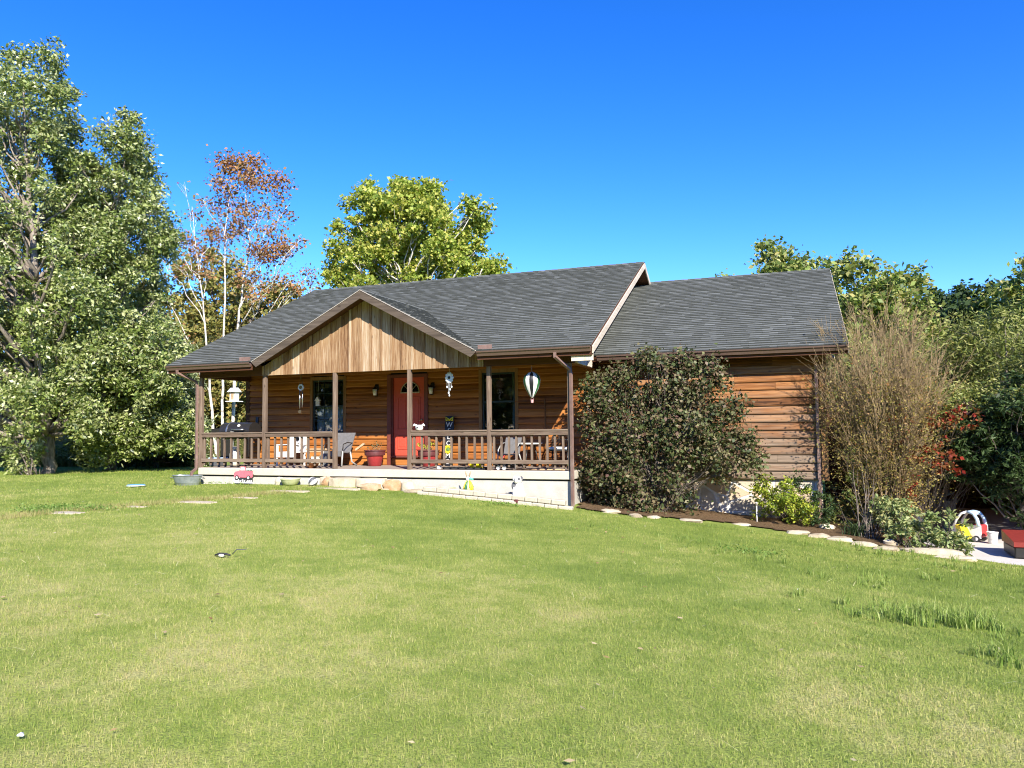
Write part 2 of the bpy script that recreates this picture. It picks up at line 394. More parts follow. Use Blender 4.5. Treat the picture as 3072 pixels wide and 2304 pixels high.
t = NT('mulch'); v = t.coord(geo=True); n = t.noise(v, 26, 6, .75); n2 = t.noise(v, 2.5, 4)
col = t.ramp(n, [(.3, (.05, .03, .018)), (.5, (.17, .10, .055)), (.72, (.36, .25, .15))]); t.bump(n, 1.0, .05); MT['mulch'] = t.base(t.mix(t.math('MULTIPLY', n2, .4), col, (.10, .09, .03)), .95, .1)
sheet('garden_bed', BED, .03, .12, MT['mulch'])
MT['pad'] = concrete('pad_concrete', (.60, .56, .50), (.40, .35, .30), .6, .35)
tag(MB().prism(PADP, 'z', PADZ-.4, PADZ).build('driveway', MT['pad']), kind='structure')

# ------------------------------------------------------------------ house materials
MT['logs'] = wood('stained_log_siding', [(.10, .030, .006), (.33, .115, .022), (.47, .19, .045)], 'x', .55, .30, (1.1, 22), spec=.35)
MT['logs_wing'] = wood('weathered_siding', [(.045, .018, .007), (.24, .095, .028), (.44, .21, .075)], 'x', .75, .38, (1.6, 34), grey=((.225, .165, .115), -.1, 1.75))
MT['gable'] = wood('weathered_gable_boards', [(.045, .02, .010), (.17, .085, .038), (.30, .185, .095), (.40, .285, .175), (.53, .44, .32)], 'z', .8, .2, (2.2, 56))
MT['sideboards'] = wood('bleached_boards', [(.35, .25, .15), (.60, .50, .37), (.72, .66, .55)], 'z', .8, .3)
MT['fascia'] = wood('grey_brown_fascia', [(.035, .026, .019), (.085, .064, .047), (.15, .115, .085)], 'x', .8, .25, (1.2, 20))
MT['rake'] = wood('bleached_rake_board', [(.30, .25, .18), (.50, .43, .33), (.62, .55, .44)], 'y', .8, .25, (1.2, 20))
MT['post'] = wood('weathered_post', [(.05, .032, .022), (.15, .105, .075), (.27, .20, .145)], 'z', .8, .35, (2, 24))
MT['rail'] = wood('weathered_rail', [(.04, .026, .018), (.125, .085, .06), (.24, .18, .13)], 'x', .8, .3, (2, 26))
MT['darkwood'] = wood('dark_stained_wood', [(.03, .012, .006), (.075, .03, .014), (.12, .05, .025)], 'x', .7, .3)
MT['trim'] = wood('brown_trim', [(.12, .06, .025), (.24, .125, .05), (.31, .17, .075)], 'z', .7, .2)
MT['gutter'] = paint('brown_gutter_metal', (.115, .072, .055), .35, .5, 0, .08)
MT['downspout'] = paint('brown_downspout_metal', (.20, .125, .10), .4, .5, 0, .15, 9, (.27, .20, .17))
MT['drip'] = paint('pale_drip_edge', (.40, .35, .29), .5, .4)
MT['slab'] = concrete('porch_slab_edge', (.54, .50, .40), (.36, .31, .23), 1.6, .45)
MT['porchfloor'] = concrete('porch_floor_paint', (.33, .27, .22), (.24, .19, .15), 1.5, .5)
MT['block'] = concrete('white_block_wall', (.50, .48, .43), (.30, .26, .19), 1.4, .55)
MT['stonewall'] = flagstone('cream_flagstone', [(.62, .50, .33), (.70, .62, .47), (.60, .38, .20), (.74, .68, .55), (.50, .42, .32)], (.72, .69, .62), 2.4)
MT['coral'] = paint('coral_red_paint', (.56, .080, .045), .45, .4, 0, .06)
MT['doorframe'] = paint('dark_red_brown_frame', (.17, .045, .030), .55)
MT['glass'] = glass('window_glass'); MT['sash'] = paint('dark_teal_sash', (.015, .03, .035), .4)
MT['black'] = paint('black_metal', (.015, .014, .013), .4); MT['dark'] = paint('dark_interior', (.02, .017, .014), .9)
t = NT('charcoal_shingle'); I = t.island(); n = t.noise(t.coord(geo=True), 1.1, 5, .6); n3 = t.noise(t.coord(geo=True), 120, 2)
col = t.ramp(I, [(0, (.088, .093, .083)), (.35, (.114, .121, .108)), (.75, (.139, .148, .132)), (.92, (.17, .18, .163)), (1, (.22, .232, .212))])
col = t.mix(t.ramp(n, [(.4, (0, 0, 0)), (.7, (.35, .35, .35))]), col, (.14, .145, .128)); col = t.mix(.35, col, t.ramp(n3, [(.3, (.05,)*3), (.7, (.21, .222, .20))]))
t.bump(n3, .4, .004); MT['shingle'] = t.base(col, .95, .2)

rng = random.Random(7)
house = thing('house', 'single storey log sided house with grey shingle roof and long covered front porch', 'house', (5, 2, -.4))
def hb(mb, name, m, parent=None, smooth=False): return mb.build(name, MT[m] if isinstance(m, str) else m, parent or house, smooth)

# --- porch slab and foundations
hb(MB().box(0, 10.2, 0, 1.97, -.19, -.004, .012), 'porch_slab', 'slab')
hb(MB().box(.012, 10.188, .012, 1.93, -.1, 0), 'porch_floor', 'porchfloor')
hb(MB().box(.06, 10.14, .06, 1.9, -1.3, -.222), 'porch_foundation', 'block')
hb(MB().box(.12, 10.08, .12, 1.9, -.221, -.192), 'foundation_gap_shade', 'dark')  # near-black filler, paints the shadow line under the slab lip
b = MB().box(10.16, 15.28, 1.985, 2.3, -1.8, -.24).box(14.98, 15.28, 2.3, 12, -1.8, -.24).box(0, .3, 1.9, 12.1, -1.2, -.19).box(0, 15.28, 11.8, 12.1, -1.8, -.2)
hb(b, 'stone_foundation', 'stonewall')
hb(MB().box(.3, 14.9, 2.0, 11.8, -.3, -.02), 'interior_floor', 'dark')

# --- siding: lapped boards, cut round the openings
def siding(x0, x1, z0, z1, y, board, openings=(), maxlen=(2.2, 4.6), side='y', flip=1):
    b = MB(); z = z0
    while z < z1-.02:
        zt = min(z+board, z1); iv = [(x0, x1)]
        for (a0, a1, c0, c1) in openings:
            if zt > c0+.01 and z < c1-.01:
                nv = []
                for p, q in iv:
                    if a0 > p: nv.append((p, min(q, a0)))
                    if a1 < q: nv.append((max(p, a1), q))
                iv = [k for k in nv if k[1]-k[0] > .02]
        for p, q in iv:
            u = p
            while u < q-.01:
                e = min(q, u+rng.uniform(*maxlen))
                if q-e < .5: e = q
                j = [rng.uniform(-.003, .003) for _ in range(4)]; jo = rng.uniform(-.004, .004)
                prof = lambda s, zz0, zz1: [(y-.046+jo, zz0), (y-.054+jo, zz0+.022), (y-.040, zz0+.6*(zz1-zz0)), (y-.006, zz1), (y+.03, zz1), (y+.03, zz0+.004)]
                A, B = prof(0, z+j[0], zt+.012), prof(1, z+j[1], zt+.012)
                vs = [((u+.0015), p_, q_) for p_, q_ in A] + [((e-.0015), p_, q_) for p_, q_ in B]
                if side == 'x': vs = [(flip*(p_[1]-y)+y, p_[0], p_[2]) for p_ in vs]
                b.add(vs, [tuple(range(6))[::-1], tuple(range(6, 12))] + [(i, (i+1) % 6, 6+(i+1) % 6, 6+i) for i in range(6)])
                u = e
        z = zt
    return b
WL, WR, DR = (2.22, 3.22, .86, 2.33), (7.31, 8.21, .88, 2.36), (4.72, 5.72, .0, 2.32)
hb(siding(0.0, 10.26, .0, 2.62, 1.94, .175, (WL, WR, (4.66, 5.74, .2, 2.34))), 'wall', 'logs')
hb(siding(10.27, 15.30, -.24, 2.56, 1.94, .18, (), (3.0, 5.2)), 'wall', 'logs_wing')
hb(siding(1.97, 12.1, -.1, 2.62, 0.0, .175, (), side='x'), 'wall', 'logs')
hb(siding(1.97, 12.1, -.24, 2.56, 15.30, .18, (), side='x', flip=-1), 'wall', 'logs_wing')
hb(MB().box(0, 15.3, 12.08, 12.13, -.2, 2.6), 'wall', 'logs_wing')
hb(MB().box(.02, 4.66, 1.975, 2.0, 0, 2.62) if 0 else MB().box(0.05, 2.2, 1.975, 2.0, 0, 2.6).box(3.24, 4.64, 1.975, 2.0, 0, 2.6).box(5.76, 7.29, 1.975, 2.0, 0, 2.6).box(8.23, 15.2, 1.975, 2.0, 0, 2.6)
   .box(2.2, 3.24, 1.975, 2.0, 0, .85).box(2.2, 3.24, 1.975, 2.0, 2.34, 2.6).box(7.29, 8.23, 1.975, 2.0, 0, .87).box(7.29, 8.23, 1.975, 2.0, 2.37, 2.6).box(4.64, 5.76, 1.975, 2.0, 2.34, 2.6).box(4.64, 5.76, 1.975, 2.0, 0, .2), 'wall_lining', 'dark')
hb(MB().box(-.05, .09, 1.89, 1.925, -.01, 2.6), 'corner_board', 'darkwood')
hb(MB().box(15.285, 15.42, 1.86, 1.99, -.26, 2.52), 'corner_board', 'trim')

# --- beams, ceiling
hb(MB().box(0, 2.06, .02, .14, 2.36, 2.60), 'porch_beam', 'darkwood'); hb(MB().box(8.14, 10.24, .02, .14, 2.36, 2.60), 'porch_beam', 'darkwood')
hb(MB().box(2.065, 8.135, .035, .14, 2.36, 2.6), 'porch_beam', 'darkwood')
hb(MB().box(10.12, 10.24, .145, 1.88, 2.36, 2.60), 'porch_beam', 'trim')
hb(MB().box(.02, .14, .145, 1.88, 2.36, 2.60), 'porch_beam', 'darkwood')
hb(MB().box(.0, 10.22, .15, 1.9, 2.606, 2.63), 'porch_ceiling', 'darkwood')
for q in ((10.3, 15.75, 1.5, 1.9, 2.50, 2.53), (-.6, 2.0, -.36, .015, 2.605, 2.63), (8.2, 10.74, -.36, .015, 2.605, 2.63)): hb(MB().box(*q), 'soffit', 'darkwood')

# --- front gable: boards and battens
XA, ZA, XL, XR, ZE, YE = 5.174, 4.256, 2.044, 8.149, 2.671, -.422
sl, sr = (ZA-ZE)/(XA-XL), (ZA-ZE)/(XR-XA)
def gtop(x): return ZA - (XA-x)*sl if x < XA else ZA - (x-XA)*sr
b = MB(); x = XL+.02; bw = .285
while x < XR-.05:
    x2 = min(x+bw, XR-.02); dy = rng.uniform(-.003, .003)
    z1, z2 = gtop(x)-.09, gtop(x2)-.09
    pts = [(x+.001, 2.355), (x2-.001, 2.355), (x2-.001, max(z2, 2.37)), (x+.001, max(z1, 2.37))]
    if x < XA < x2: pts = pts[:3] + [(XA, ZA-.09)] + pts[3:]
    b.prism(pts, 'y', -.002+dy, .03); 
    zc = gtop(x)-.09
    if zc > 2.45: b.prism([(x-.032, 2.352), (x+.032, 2.352), (x+.032, gtop(x+.032)-.09), (x-.032, gtop(x-.032)-.09)], 'y', -.026, -.006)
    x = x2
hb(b, 'gable_wall', 'gable')
# side gable of the main roof above the wing, side gable on the left
def mz(y): return 2.671+.477*(y+.422) if y < 6.055 else 5.761-.477*(y-6.055)
def wz(y): return 2.6315+.477*(y-1.417) if y < 7.11 else 5.35-.477*(y-7.11)
b = MB(); y = .16
while y < 12.0:
    y2 = min(y+.19, 12.0); lo = max(2.36 if y < 1.5 else wz(y)-.05, 2.36)
    lo2 = max(2.36 if y2 < 1.5 else wz(y2)-.05, 2.36); d = rng.uniform(0, .02)
    b.prism([(y+.002, lo), (y2-.002, lo2), (y2-.002, mz(y2)-.11), (y+.002, mz(y)-.11)], 'x', 10.26, 10.30+d); y = y2
hb(b, 'gable_wall', 'sideboards')
hb(MB().prism([(1.95, 2.6), (12.0, 2.6), (6.055, 5.62)], 'x', -.03, .03), 'gable_wall', 'gable')
hb(MB().prism([(1.95, 2.5), (12.2, 2.5), (7.11, 5.2)], 'x', 15.24, 15.30), 'gable_wall', 'logs_wing')

# --- roofs
def deck(name, polys, th=.10):
    b = MB()
    for P in polys:
        P = [np.array(p, float) for p in P]; n = np.cross(P[1]-P[0], P[2]-P[0]); n /= np.linalg.norm(n); n *= np.sign(n[2]); k = len(P)
        b.add(P + [p-n*th for p in P], [tuple(range(k)), tuple(range(k, 2*k))[::-1]] + [(i, (i+1) % k, k+(i+1) % k, k+i) for i in range(k)])
    return hb(b, name, 'darkwood')
def shingles(b, O, U, Vv, L, iv, ex=.145, lift=.030, ju=.004):
    """courses of tabs on the plane O + u U + v V; iv(v) -> list of (u0, u1)"""
    O, U, Vv = np.array(O, float), np.array(U, float), np.array(Vv, float); N = np.cross(U, Vv); N *= np.sign(N[2]); v = 0
    while v < L-.02:
        e = min(v+ex, L)
        for (u0, u1) in iv((v+e)/2):
            u = u0
            while u < u1-.005:
                q = min(u1, u+rng.choice((.13, .17, .2, .25, .31, .36)))
                h = lift*rng.uniform(.75, 1.25); dv = rng.uniform(-ju, ju)
                p = [O+U*u+Vv*(v-.012+dv), O+U*(q-.001)+Vv*(v-.012+dv), O+U*(q-.001)+Vv*e, O+U*u+Vv*e]
                top = [p[0]+N*h, p[1]+N*h, p[2]+N*.002, p[3]+N*.002]; bot = [p[0]-N*.004, p[1]-N*.004]
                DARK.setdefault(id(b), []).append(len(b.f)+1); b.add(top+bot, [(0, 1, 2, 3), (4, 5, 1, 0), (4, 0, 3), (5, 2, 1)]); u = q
        v = e
    return b
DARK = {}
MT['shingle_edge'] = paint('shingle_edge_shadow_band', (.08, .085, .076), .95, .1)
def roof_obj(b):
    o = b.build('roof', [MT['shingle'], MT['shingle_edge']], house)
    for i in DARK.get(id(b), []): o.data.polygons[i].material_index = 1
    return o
def cap(b, P, Q, side1, side2, w=.15, st=.2):
    P, Q = np.array(P, float), np.array(Q, float); d = Q-P; L = np.linalg.norm(d); d /= L; s = 0
    a1, a2 = np.array(side1, float), np.array(side2, float)
    while s < L:
        e = min(s+st+.06, L); A, B_ = P+d*s, P+d*e; up = np.array((0, 0, 1.)); h0, h1 = .012, .026
        b.add([A+up*h1, B_+up*h0, A+a1*w+up*h1*.6, B_+a1*w+up*h0*.6, A+a2*w+up*h1*.6, B_+a2*w+up*h0*.6, A+a1*w, A+a2*w], [(0, 1, 3, 2), (0, 4, 5, 1), (0, 2, 6, 7, 4)]); s += st
    return b
p = .477; cp_, sp_ = 1/math.hypot(1, p), p/math.hypot(1, p)
ML = math.hypot(6.477, 3.09)
def iv_main(v):
    y = -.422+v*cp_; z = 2.671+v*sp_
    if z < ZA: return [(0, XA-(ZA-z)/sl+.642+.03), (XA+(ZA-z)/sr+.642-.03, 11.424)]
    return [(0, 11.424)]
XM0, XM1 = -.642, 10.782
yv = -.422+(ZA-2.671)/.477
deck('roof_deck', [[(XM0, YE, ZE), (XL, YE, ZE), (XA, yv, ZA), (XR, YE, ZE), (XM1, YE, ZE), (XM1, 6.055, 5.761), (XM0, 6.055, 5.761)],
                   [(XM0, 12.53, 2.671), (XM1, 12.53, 2.671), (XM1, 6.055, 5.761), (XM0, 6.055, 5.761)]])
b = shingles(MB(), (XM0-.015, YE-.02, ZE+.004), (1, 0, 0), (0, cp_, sp_), ML, iv_main)
shingles(b, (XM0-.015, 12.55, ZE+.004), (1, 0, 0), (0, -cp_, sp_), ML, lambda v: [(0, 11.454)], .3)
cap(b, (XM0-.015, 6.055, 5.775), (XM1+.015, 6.055, 5.775), (0, -cp_, -sp_), (0, cp_, -sp_))
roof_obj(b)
deck('roof_deck', [[(XL, YE, ZE), (XA, YE, ZA), (XA, yv, ZA)], [(XR, YE, ZE), (XA, yv, ZA), (XA, YE, ZA)]], .09)
b = MB()
LL, LR = math.hypot(XA-XL, ZA-ZE), math.hypot(XR-XA, ZA-ZE)
def iv_g(sin_): return lambda v: [(0, max(.02, (ZE+v*sin_-2.671)/.477+.04))]
shingles(b, (XL, YE-.015, ZE+.006), (0, 1, 0), ((XA-XL)/LL, 0, (ZA-ZE)/LL), LL, iv_g((ZA-ZE)/LL))
shingles(b, (XR, YE-.015, ZE+.006), (0, 1, 0), (-(XR-XA)/LR, 0, (ZA-ZE)/LR), LR, iv_g((ZA-ZE)/LR))
cap(b, (XA, YE-.01, ZA+.014), (XA, yv+.1, ZA+.014), (-.89, 0, -.45), (.89, 0, -.45))
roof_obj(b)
XW0, XW1 = 10.31, 15.844; WLn = math.hypot(5.695, 2.716)
deck('roof_deck', [[(XW0, 1.417, 2.6315), (XW1, 1.417, 2.6315), (XW1, 7.112, 5.348), (XW0, 7.112, 5.348)], [(XW0, 12.8, 2.6315), (XW1, 12.8, 2.6315), (XW1, 7.112, 5.348), (XW0, 7.112, 5.348)]])
b = shingles(MB(), (XW0+.005, 1.40, 2.636), (1, 0, 0), (0, cp_, sp_), WLn, lambda v: [(0, XW1-XW0+.01)])
shingles(b, (XW0+.005, 12.82, 2.636), (1, 0, 0), (0, -cp_, sp_), WLn, lambda v: [(0, XW1-XW0+.01)], .3)
cap(b, (XW0+.005, 7.112, 5.362), (XW1+.015, 7.112, 5.362), (0, -cp_, -sp_), (0, cp_, -sp_))
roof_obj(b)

# --- fascia, rakes, drip edges
for q in ((XM0, XL-.01, -.405, -.375, 2.47, 2.62), (XR+.01, XM1, -.405, -.375, 2.47, 2.62), (10.80, XW1, 1.435, 1.465, 2.44, 2.59)): hb(MB().box(*q), 'fascia', 'darkwood')
def rakeboard(a, c, e, x0, x1, h=.2, top=.012):
    """gable-end board in the y-z plane: lower front a, apex c, lower back e"""
    b = MB()
    for (y0, z0), (y1, z1) in ((a, c), (c, e)):
        b.prism([(y0, z0-top), (y1, z1-top), (y1, z1-h), (y0, z0-h)], 'x', x0, x1)
    return b
hb(rakeboard((YE, ZE), (6.055, 5.761), (12.53, 2.671), XM1+.002, XM1+.03, .165), 'rake_board', 'rake')
hb(rakeboard((YE, ZE), (6.055, 5.761), (12.53, 2.671), XM0-.03, XM0-.002, .2), 'rake_board', 'rake')
hb(rakeboard((1.417, 2.6315), (7.112, 5.348), (12.8, 2.6315), XW1+.002, XW1+.03, .18), 'rake_board', 'rake')
b = MB()
for (x0, s_) in ((XL, 1), (XR, -1)):
    x1 = XA; b.prism([(x0+.0*s_, ZE-.015), (x1, ZA-.015), (x1, ZA-.20), (x0+.14*s_, ZE-.135)][::s_], 'y', YE-.032, YE-.004)
hb(b, 'gable_fascia', 'fascia')
b = MB()
for x0 in (XL, XR):
    b.prism([(x0, ZE-.008), (XA, ZA-.008), (XA, ZA+.008), (x0, ZE+.008)], 'y', YE-.045, YE-.016)
hb(b, 'drip_edge', 'drip')
# gable end returns: the closed box where porch roof meets wing
hb(MB().box(10.31, 10.79, -.36, -.33, 2.36, 2.60), 'rake_return', 'sideboards')
b = MB()   # step flashing up the wall above the wing roof
y = 1.5
while y < 6.9:
    b.prism([(y, wz(y)+.015), (y+.17, wz(y+.17)+.015), (y+.17, wz(y+.17)+.15), (y, wz(y)+.15+.05)], 'x', 10.325, 10.331); y += .18
hb(b, 'step_flashing', 'drip')

# --- gutters
def gutter(x0, x1, y, z):
    pr = [(y, z), (y, z-.10), (y-.055, z-.115), (y-.075, z-.06), (y-.105, z-.035), (y-.11, z-.004), (y-.095, z), (y-.095, z-.02), (y-.06, z-.05), (y-.015, z-.09), (y-.012, z)]
    return MB().prism(pr, 'x', x0, x1)
hb(gutter(XM0-.01, XL-.02, -.41, ZE-.012), 'gutter', 'gutter'); hb(gutter(XR+.02, XM1-.02, -.41, ZE-.012), 'gutter', 'gutter'); hb(gutter(10.45, XW1+.01, 1.43, 2.62), 'gutter', 'gutter')
for q in (1.66, 8.18): hb(MB().box(q, q+.34, -.435, -.427, 2.66, 2.80), 'splash_guard', 'downspout')
hb(MB().tube([(-.29,-.47,2.55),(-.29,-.47,2.47),(-.2,-.30,2.38),(-.06,-.06,2.26),(-.02,-.045,2.15),(-.02,-.045,.05),(-.02,-.05,-.03),(-.09,-.12,-.12),(-.11,-.14,-.29)], .042, 4), 'downspout', 'downspout')
hb(MB().tube([(9.98,-.47,2.55),(9.98,-.47,2.46),(10.06,-.3,2.36),(10.18,-.05,2.22),(10.21,-.05,2.1),(10.21,-.05,-.1),(10.21,-.055,-.75)], .042, 4), 'downspout', 'downspout')
hb(MB().tube([(15.22,1.50,2.5),(15.22,1.52,2.42),(15.22,1.80,2.28),(15.22,1.865,2.15),(15.22,1.865,-.5),(15.22,1.86,-1.0)], .045, 4), 'downspout', 'downspout')

# --- posts and railings
PX = [0.0, 2.034, 4.125, 6.178, 8.204, 10.105]
for i, x in enumerate(PX):
    h = .5*.095
    hb(MB().box(x, x+.095, .0, .095, 0, 2.357, .006), 'porch_post', 'post')
for k in (0, 1, 3, 4):
    x0, x1 = PX[k]+.097, PX[k+1]-.002
    b = MB().box(x0, x1, .005, .042, .785, .875, .004).box(x0, x1, -.012, .095, .877, .913, .005).box(x0, x1, .005, .042, .145, .235, .004)
    ra = hb(b, 'railing', 'rail'); n_ = 10 if k else 9
    sp = (x1-x0)/n_
    for j in range(n_):
        xx = x0 + sp*(j+.18) + rng.uniform(-.006, .006); tl = rng.uniform(-.004, .004)
        hb(MB().add([(xx+tl*0,.045,.07),(xx+.045,.045,.07),(xx+.045,.088,.10),(xx,.088,.10),(xx+tl,.045,.876),(xx+.045+tl,.045,.876),(xx+.045+tl,.088,.876),(xx+tl,.088,.876)],
            [(0,3,2,1),(4,5,6,7),(0,1,5,4),(1,2,6,5),(2,3,7,6),(3,0,4,7)]), 'baluster', 'post', ra)

# --- door
fr = MB().box(4.59, 4.70, 1.86, 1.93, 0.0, 2.40).box(5.70, 5.79, 1.86, 1.93, 0.0, 2.40).box(4.702, 5.698, 1.862, 1.928, 2.32, 2.40).box(4.70, 5.70, 1.84, 1.95, .205, .25).box(4.70, 4.735, 1.90, 1.97, .25, 2.32).box(5.665, 5.70, 1.90, 1.97, .25, 2.32)
door = hb(MB().box(4.737, 5.663, 1.945, 1.985, .252, 2.318, .004), 'door', 'coral')
hb(fr, 'door_frame', 'doorframe', door)
b = MB()
for (x0, x1) in ((4.86, 5.16), (5.24, 5.54)):
    for (z0, z1) in ((.42, .78), (.93, 1.80)):
        for q in ((x0, x1, z0, z0+.025), (x0, x1, z1-.025, z1), (x0, x0+.025, z0+.026, z1-.026), (x1-.025, x1, z0+.026, z1-.026)):
            b.box(q[0], q[1], 1.930, 1.946, q[2], q[3], .005)
        b.box(x0+.06, x1-.06, 1.936, 1.946, z0+.06, z1-.06, .006)
hb(b, 'door_panel', 'coral', door)
fc, fz, fr_ = 5.24, 1.93, .27
arc = [(fc+fr_*math.cos(math.pi*k/16), fz+fr_*.98*math.sin(math.pi*k/16)) for k in range(17)]
MT['fanglass'] = glass('fanlight_glass', (.1, .14, .1), .03)
hb(MB().prism([(x, z) for x, z in arc], 'y', 1.936, 1.944), 'fanlight', 'fanglass', door)
MT['fanframe'] = paint('fanlight_frame', (.42, .34, .27), .5)
b = MB(); b.tube([(x, 1.932, z) for x, z in arc], .013, 6); b.box(fc-fr_-.012, fc+fr_+.012, 1.918, 1.946, fz-.03, fz)
for a_ in (45, 90, 135): b.tube([(fc+.07*math.cos(R(a_)), 1.934, fz+.07*math.sin(R(a_))), (fc+fr_*math.cos(R(a_)), 1.934, fz+fr_*math.sin(R(a_)))], .007, 5)
hb(b, 'fanlight_frame', 'fanframe', door)
MT['brass'] = paint('dull_brass', (.45, .36, .2), .35, .5, .9)
hb(MB().ball((5.60, 1.90, 1.19), .03).tube([(5.60, 1.945, 1.19), (5.60, 1.90, 1.19)], .012).tube([(5.60, 1.90, 1.19), (5.52, 1.885, 1.17)], .010), 'door_handle', 'brass', door, 'auto')

# --- windows
def window(o, cols, rows, mrail, name='window'):
    x0, x1, z0, z1 = o
    tr = MB().box(x0-.085, x0, 1.885, 1.93, z0-.02, z1+.09).box(x1, x1+.085, 1.885, 1.93, z0-.02, z1+.09).box(x0+.001, x1-.001, 1.887, 1.93, z1, z1+.09).box(x0-.10, x1+.10, 1.87, 1.94, z0-.06, z0-.021)
    wi = hb(tr, name, 'trim'); s = MB()
    s.box(x0+.002, x0+.045, 1.925, 1.975, z0, z1).box(x1-.045, x1-.002, 1.925, 1.975, z0, z1).box(x0+.046, x1-.046, 1.926, 1.974, z0, z0+.05).box(x0+.046, x1-.046, 1.926, 1.974, z1-.045, z1).box(x0+.046, x1-.046, 1.92, 1.974, mrail-.022, mrail+.022)
    hb(s, 'sash', 'sash', wi)
    if cols:
        m = MB()
        for c in range(1, cols): xx = x0+.045+(x1-x0-.09)*c/cols; m.box(xx-.008, xx+.008, 1.935, 1.948, z0+.05, mrail-.022).box(xx-.008, xx+.008, 1.935, 1.948, mrail+.022, z1-.045)
        for (a, c) in ((z0+.05, mrail-.022), (mrail+.022, z1-.045)):
            for r in range(1, rows): zz = a+(c-a)*r/rows; m.box(x0+.046, x1-.046, 1.936, 1.947, zz-.008, zz+.008)
        hb(m, 'muntins', 'sash', wi)
    hb(MB().box(x0+.044, x1-.044, 1.952, 1.956, z0+.03, z1-.03), 'pane', 'glass', wi)
    return wi
w1 = window(WL, 3, 2, 1.60); w2 = window(WR, 0, 0, 1.62)
MT['curtain'] = paint('pale_blue_curtain', (.42, .48, .55), .9, .1); MT['curtain2'] = paint('grey_green_curtain', (.20, .25, .24), .9, .1)
b = MB(); n_ = 36
pts = [(2.24+.94*i/n_, 2.10+.022*math.sin(i*1.25)) for i in range(n_+1)]
for (p0, p1) in zip(pts, pts[1:]): b.add([(p0[0], p0[1], .85), (p1[0], p1[1], .85), (p1[0], p1[1], 1.6), (p0[0], p0[1], 1.6)], [(0, 1, 2, 3)])
hb(b, 'curtain', 'curtain', w1)
b = MB()
for (xa, xb) in ((7.33, 7.50), (8.06, 8.2)):
    pts = [(xa+(xb-xa)*i/10, 2.1+.02*math.sin(i*1.9)) for i in range(11)]
    for (p0, p1) in zip(pts, pts[1:]): b.add([(p0[0], p0[1], .88), (p1[0], p1[1], .88), (p1[0], p1[1], 2.36), (p0[0], p0[1], 2.36)], [(0, 1, 2, 3)])
hb(b, 'curtain', 'curtain2', w2)
# --- wall lanterns, flood lights, meter box
MT['lampglass'] = paint('frosted_lamp_glass', (.75, .75, .72), .3)
for x in (4.27, 5.93):
    l = hb(MB().box(x-.05, x+.05, 1.87, 1.91, 2.0, 2.16, .01).tube([(x, 1.88, 2.10), (x, 1.80, 2.14), (x, 1.77, 2.10)], .012).lathe([(.075, 0), (.02, .06), (0, .075)], (x, 1.77, 2.03), 12).tube([(x, 1.885, 2.02), (x, 1.885, 1.84), (x, 1.77, 1.845)], .016, 6), 'wall_lantern', 'black')
    hb(MB().lathe([(.045, 0), (.062, .16), (0, .16)], (x, 1.77, 1.86), 12), 'lantern_glass', 'lampglass', l, True)
MT['floodglass'] = paint('white_flood_bulb', (.85, .84, .80), .25)
for (x, y, z) in ((-.33, -.18, 2.44), (15.56, 2.30, 2.44)):
    l = hb(MB().tube([(x, y+.06, z+.18), (x, y+.04, z+.05)], .022).lathe([(.05, 0), (.05, .02), (0, .02)], (x, y+.06, z+.15), 12), 'floodlight', 'black')
    hb(MB().ball((x, y, z), .075, .085, .07), 'bulb', 'floodglass', l, True)
MT['grey'] = paint('pale_grey_box', (.62, .61, .57), .5)
hb(MB().box(13.69, 13.87, 1.83, 1.905, .25, .47, .012), 'utility_box', 'grey')
# ------------------------------------------------------------------ grass
STONES = []
NR = np.random.default_rng(11)
def grass_mask(x, y):
    ok = ~((x > -.02) & (x < 15.4) & (y > -.03) & (y < 12.2))
    ok &= ~inpoly(x, y, np.array(BED)) & ~inpoly(x, y, np.array(PADP))
    for s in STONES: ok &= ((x-s[0])**2/s[2]**2 + (y-s[1])**2/s[3]**2) > 1
    ok &= ~((y > -.55) & (y < 0) & (x > 3.2) & (x < 6.6))
    return ok
def blades(x, y, h, wd, lean, curve=.5, two=True, az=None):
    n = len(x); z = gz(x, y)-.006; base = np.c_[x, y, z]
    az = NR.uniform(0, 2*np.pi, n) if az is None else az
    face = NR.uniform(0, 2*np.pi, n)
    S = np.c_[np.cos(face), np.sin(face), np.zeros(n)]*(wd/2)[:, None]
    D = np.c_[np.cos(az), np.sin(az), np.zeros(n)]
    up = np.array([0, 0, 1.0])
    l = lean[:, None]; H = h[:, None]
    tip = base + H*(np.cos(l)*up + np.sin(l)*D)
    if not two:
        V = np.stack([base-S, base+S, tip+S*.25, tip-S*.25], 1).reshape(-1, 3)
        return V, np.arange(4*n).reshape(-1, 4)
    mid = base + H*.55*(np.cos(l*(1-curve))*up + np.sin(l*(1-curve))*D)
    V = np.stack([base-S, base+S, mid+S*.8, mid-S*.8, tip+S*.15, tip-S*.15], 1).reshape(-1, 3)
    i = np.arange(n)[:, None]*6
    return V, np.concatenate([i+np.array([0, 1, 2, 3]), i+np.array([3, 2, 4, 5])])
def join(parts):
    Vs, Fs, o = [], [], 0
    for V, F in parts: Vs.append(V); Fs.append(F+o); o += len(V)
    return np.concatenate(Vs), np.concatenate(Fs)
def scatter(r0, r1, dens, half=R(45)):
    n = int(dens*half*(r1*r1-r0*r0)); r = np.sqrt(NR.uniform(r0*r0, r1*r1, n)); a = math.pi/2+YAW+NR.uniform(-half, half, n)
    x, y = CX+r*np.cos(a), CY+r*np.sin(a); k = grass_mask(x, y); return x[k], y[k]
